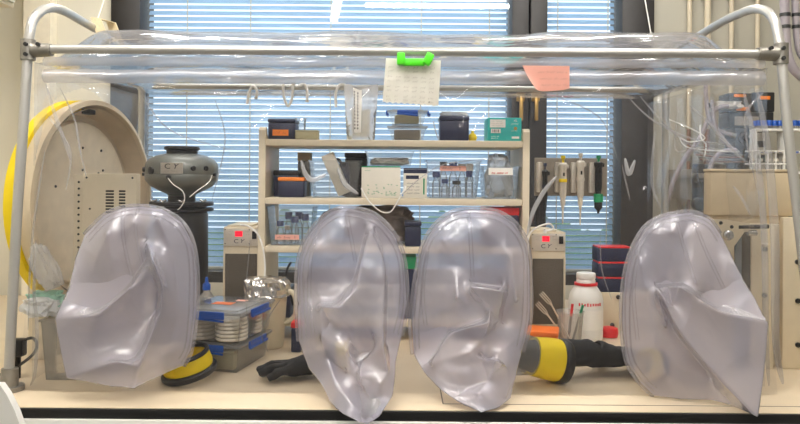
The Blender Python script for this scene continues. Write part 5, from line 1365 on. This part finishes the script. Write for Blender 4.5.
# tube racks
first = None
for r_, (px, lbl) in enumerate(((756, 'white tube rack with blue caps beside the control boxes'), (787, 'white tube rack with blue caps partly behind the hoop post'))):
    d = 2.862; y = d - D0; S5 = d / F; x = W(px, 160, d).x
    t = thing('tube_rack', (x + .06, y + .05, zsh), lbl, 'rack', 'tube racks on the wall shelf')
    z0, z1 = zsh + .001, W(px, 128, d).z
    for zz, nm in ((z0, 'rack_base'), (z0 + (z1 - z0) * .45, 'rack_tier'), (z1 - .012, 'rack_top')):
        m = MB(); m.box((x, y, zz), (x + .122, y + .058, zz + .010), .002); m.build(nm, 'white', t)
    for a in (0, .116):
        m = MB(); m.box((x + a, y + .001, z0 + .0105), (x + a + .006, y + .057, z1 - .0125), .001); m.build('rack_side', 'white', t)
    m = MB()
    for k in range(5): m.box((x + .018 + .019 * k, y - .0012, z0 + (z1 - z0) * .45 + .002), (x + .028 + .019 * k, y - .0001, z0 + (z1 - z0) * .45 + .008))
    m.build('blue_marks', 'blue', t, smooth=False)
    for i in range(5):
        for j in range(2):
            p = Vector((x + .018 + .0218 * i, y + .016 + .026 * j, z1 - .0015))
            if first is None:
                first = thing('sample_tube', p, 'blue capped sample tube standing in a white tube rack', 'tube', 'blue capped tubes in the racks')
                m = MB(); m.lathe([(.0, 0), (.0085, 0), (.0085, .012), (0, .012)], p, n=14); m.build('tube_body', 'beaker', first)
                m = MB(); m.lathe([(0, .0125), (.0102, .0125), (.0102, .032), (.009, .034), (0, .034)], p, n=16); m.build('cap', 'blue', first)
            else: dup(first, p - first.location)
# wire tray in front of the racks
d = 2.80; a, b, za, zb = fbox(752, 150, 792, 172, d); y = d - D0
t = thing('wire_basket', ((a + b) / 2, y, zsh), 'white wire basket of glass vials in front of the tube racks', 'basket')
for zz in (zsh + .004, zsh + .04, zb - .004):
    m = MB(); m.tube([(a, y, zz), (b, y, zz), (b, y + .055, zz), (a, y + .055, zz)], .003, 6, closed=True); m.build('wire_ring', 'white', t)
for k in range(6):
    m = MB(); xx = a + (b - a) * k / 5; m.tube([(xx, y, zsh + .004), (xx, y, zb - .004)], .0024, 6); m.build('wire_upright', 'white', t)
m = MB(); m.box((a + .004, y + .004, zsh + .001), (b - .004, y + .051, zsh + .0035)); m.build('basket_floor', 'white', t)
for k in range(5):
    p = Vector((a + (b - a) * (k + .5) / 5, y + .028, zsh + .004)); u = thing('glass_vial', p, 'small vial standing in the white wire basket', 'vial', 'vials in the wire basket')
    m = MB(); m.lathe([(0, 0), (.012, 0), (.012, .035), (.008, .042), (.008, .046), (0, .046)], p, n=16); m.build('vial_body', 'beaker', u)
    m = MB(); m.lathe([(0, .0465), (.0095, .0465), (.0095, .058), (0, .058)], p, n=16); m.build('cap', 'ltgrey', u)
# black regulator block with copper lines and a lever valve
a, b, za, zb = fbox(693, 157, 722, 205, dG - .05); y = dG - .085 - D0
t = thing('gas_regulator', ((a + b) / 2, y, za), 'black gas regulator block with copper lines left of the sand carton', 'regulator')
m = MB(); m.box((a, y, za), (b, y + .05, zb - .03), .006); m.build('regulator_body', 'black', t)
m = MB(); m.box((a + .01, y + .0505, za + .02), (b - .01, YW - .0505, zb - .05), .003); m.build('wall_mount', 'greyp', t)
for px, py, r in ((698, 204, .026), (712, 204, .022), (698, 178, .020), (711, 172, .020)):
    m = MB(); p = W(px, py, dG - .1); m.lathe([(0, -.02), (r * .8, -.02), (r, -.012), (r, .012), (r * .7, .02), (0, .02)], Vector((p.x, y - .0205, p.z)), (0, -1, 0), 24); m.build('dial', 'darkmetal', t)
for k in range(4):
    p, q = W(694 + 2 * k, 152 + 2.4 * k, dG - .06), W(742 + 1 * k, 155 + 2.2 * k, dG - .06); m = MB(); m.tube(smooth_path([p, (p + q) / 2 + Vector((0, -.004, -.006)), q]), .0038, 8); m.build('copper_line', 'copper' if k % 2 else 'cast', t)
p = W(690, 189, dW - .08)
t = thing('lever_valve', (p.x, YW - .05, p.z), 'black lever valve with a yellow label on the copper pipe', 'valve')
m = MB(); m.lathe([(.0112, -.03), (.018, -.03), (.018, .03), (.0112, .03)], (p.x, YW - .03, p.z), n=18); m.build('valve_body', 'brass', t)
m = MB(); a, b = W(675, 190, dW - .09), W(691, 189, dW - .09); m.box((a.x, YW - .065, a.z - .010), (b.x + .01, YW - .049, a.z + .012), .005); m.build('lever', 'black', t)
m = MB(); m.box((a.x + .014, YW - .067, a.z - .005), (b.x - .012, YW - .0652, a.z + .006)); m.build('yellow_label', 'yellow', t, smooth=False)
for k, (pl, r, mt, lbl) in enumerate((
    ([(728, 106), (718, 108), (709, 118), (700, 138), (684, 160), (672, 185), (667, 205)], .0095, 'hose', 'grey hose sweeping down from the foil wrapped joint'),
    ([(706, 60), (706, 95), (709, 118), (718, 130), (732, 135)], .0085, 'hose', 'grey hose curving from the thick pipe to the control boxes'),
    ([(712, 100), (716, 128), (728, 145), (735, 151)], .0085, 'hose', 'lower grey hose curling into the lowest control box'),
    ([(736, 150), (722, 152), (712, 163), (709, 180), (711, 205)], .0095, 'hose', 'grey hose looping behind the sand carton'),
    ([(665, 118), (690, 128), (705, 138), (690, 142), (680, 138), (690, 148), (735, 152)], .0022, 'cord', 'thin white cable looped over the pipes'),
    ([(700, 125), (701, 138), (706, 145), (704, 158)], .0028, 'cord', 'twisted white cable hanging on the thick pipe'))):
    q = [W(a, b, dG - .12 - .015 * k) for a, b in pl]
    t = thing('gas_hose' if mt == 'hose' else 'white_cable', q[0], lbl, 'hose' if mt == 'hose' else 'cable'); m = MB(); m.tube(smooth_path(q, 8), r, 10); m.build('hose_run' if mt == 'hose' else 'cable_run', mt, t)
    m = MB(); dr = (q[-1] - q[-2]).normalized(); m.cyl(q[-1] - dr * .004, q[-1] + dr * .014, r * 1.3, n=12); m.build('hose_socket', 'cast', t)
# hose bundle in the corner
for k, (pl, r, lbl) in enumerate((([(784, -20), (785, 20), (787, 50), (793, 68), (806, 80)], .016, 'thick grey hose curving in beside the right hoop'), ([(795, -20), (796, 20), (800, 52), (812, 66)], .0125, 'thinner grey hose tied beside the thick one'))):
    q = [W(a, b, 2.5) for a, b in pl]; t = thing('hanging_hose', q[0], lbl, 'hose'); m = MB(); m.tube(smooth_path(q, 8), r, 14); m.build('hose_run', 'hose', t)
    for py in (15, 27):
        p = W(785 + 11 * k, py, 2.5); m = MB(); m.lathe([(r * 1.0, -.006), (r * 1.15, -.006), (r * 1.15, .006), (r * 1.0, .006)], p, n=18); m.build('cable_tie', 'black', t)

# ------------------------------------------------------------------ left corner of the bench
x0, x1, za, zb = fbox(38, 321, 90, 388, 1.862); y = 1.875 - D0
t = thing('storage_bin', ((x0 + x1) / 2, y + .06, TB), 'clear empty bin on the bench beside the foot of the hoop', 'bin')
m = MB(); open_box(m, x0, x1, y, y + .085, TB + .001, zb, .010, .002, .005); m.build('bin_body', 'bin', t)
x0, x1, za, zb2 = fbox(27, 296, 58, 334, 1.93)
t = thing('carrier_bag', ((x0 + x1) / 2 + .03, y + .07, zb), 'crumpled white and green plastic bag on top of the clear bin by the drum', 'bag')
m = MB(); crumple(m, (x0 + .004, y - .01, zb + .0035), (x1 + .02, y + .08, zb2 + .004), 3, .35); m.build('bag_sheet', 'bagw', t)
m = MB(); crumple(m, (x0 + .012, y + .02, zb2 - .035), (x1 + .025, y + .075, zb2 + .016), 8, .4); m.build('green_fold', 'bagg', t)
x0, x1, za, zb3_ = fbox(40, 238, 72, 300, 2.0)
t = thing('plastic_bag', ((x0 + x1) / 2, .1, zb2), 'long clear crumpled bag rising between the drum and the first sleeve', 'bag')
m = MB(); crumple(m, (-.03, -.022, -.066), (.03, .022, .066), 17, .4, pinch=.4); bmesh.ops.transform(m.bm, matrix=Matrix.Translation((x0 + .066, .052, TB + .306)) @ Matrix.Rotation(math.radians(-24), 4, 'Y'), verts=m.bm.verts); m.build('bag_sheet', 'bag', t)
q = W(17, 348, 1.90); t = thing('power_plug', q, 'black power plug with a curling cable beside the hoop foot', 'plug')
m = MB(); m.box(q + Vector((-.018, -.015, -.022)), q + Vector((.022, .015, .026)), .006); m.build('plug_body', 'black', t)
m = MB(); pts = [W(a, b, 1.90) for a, b in ((22, 341), (32, 338), (37, 344), (34, 353), (24, 362), (8, 372), (-6, 376))]; pts[-1].z = TB + .006; m.tube(smooth_path(pts, 6), .0042, 8); m.build('cable_run', 'black', t)
m = MB(); m.cyl(q + Vector((0, .002, -.0225)), Vector((q.x, q.y + .002, TB + .001)), .009, n=14); m.build('plug_stand', 'black', t)
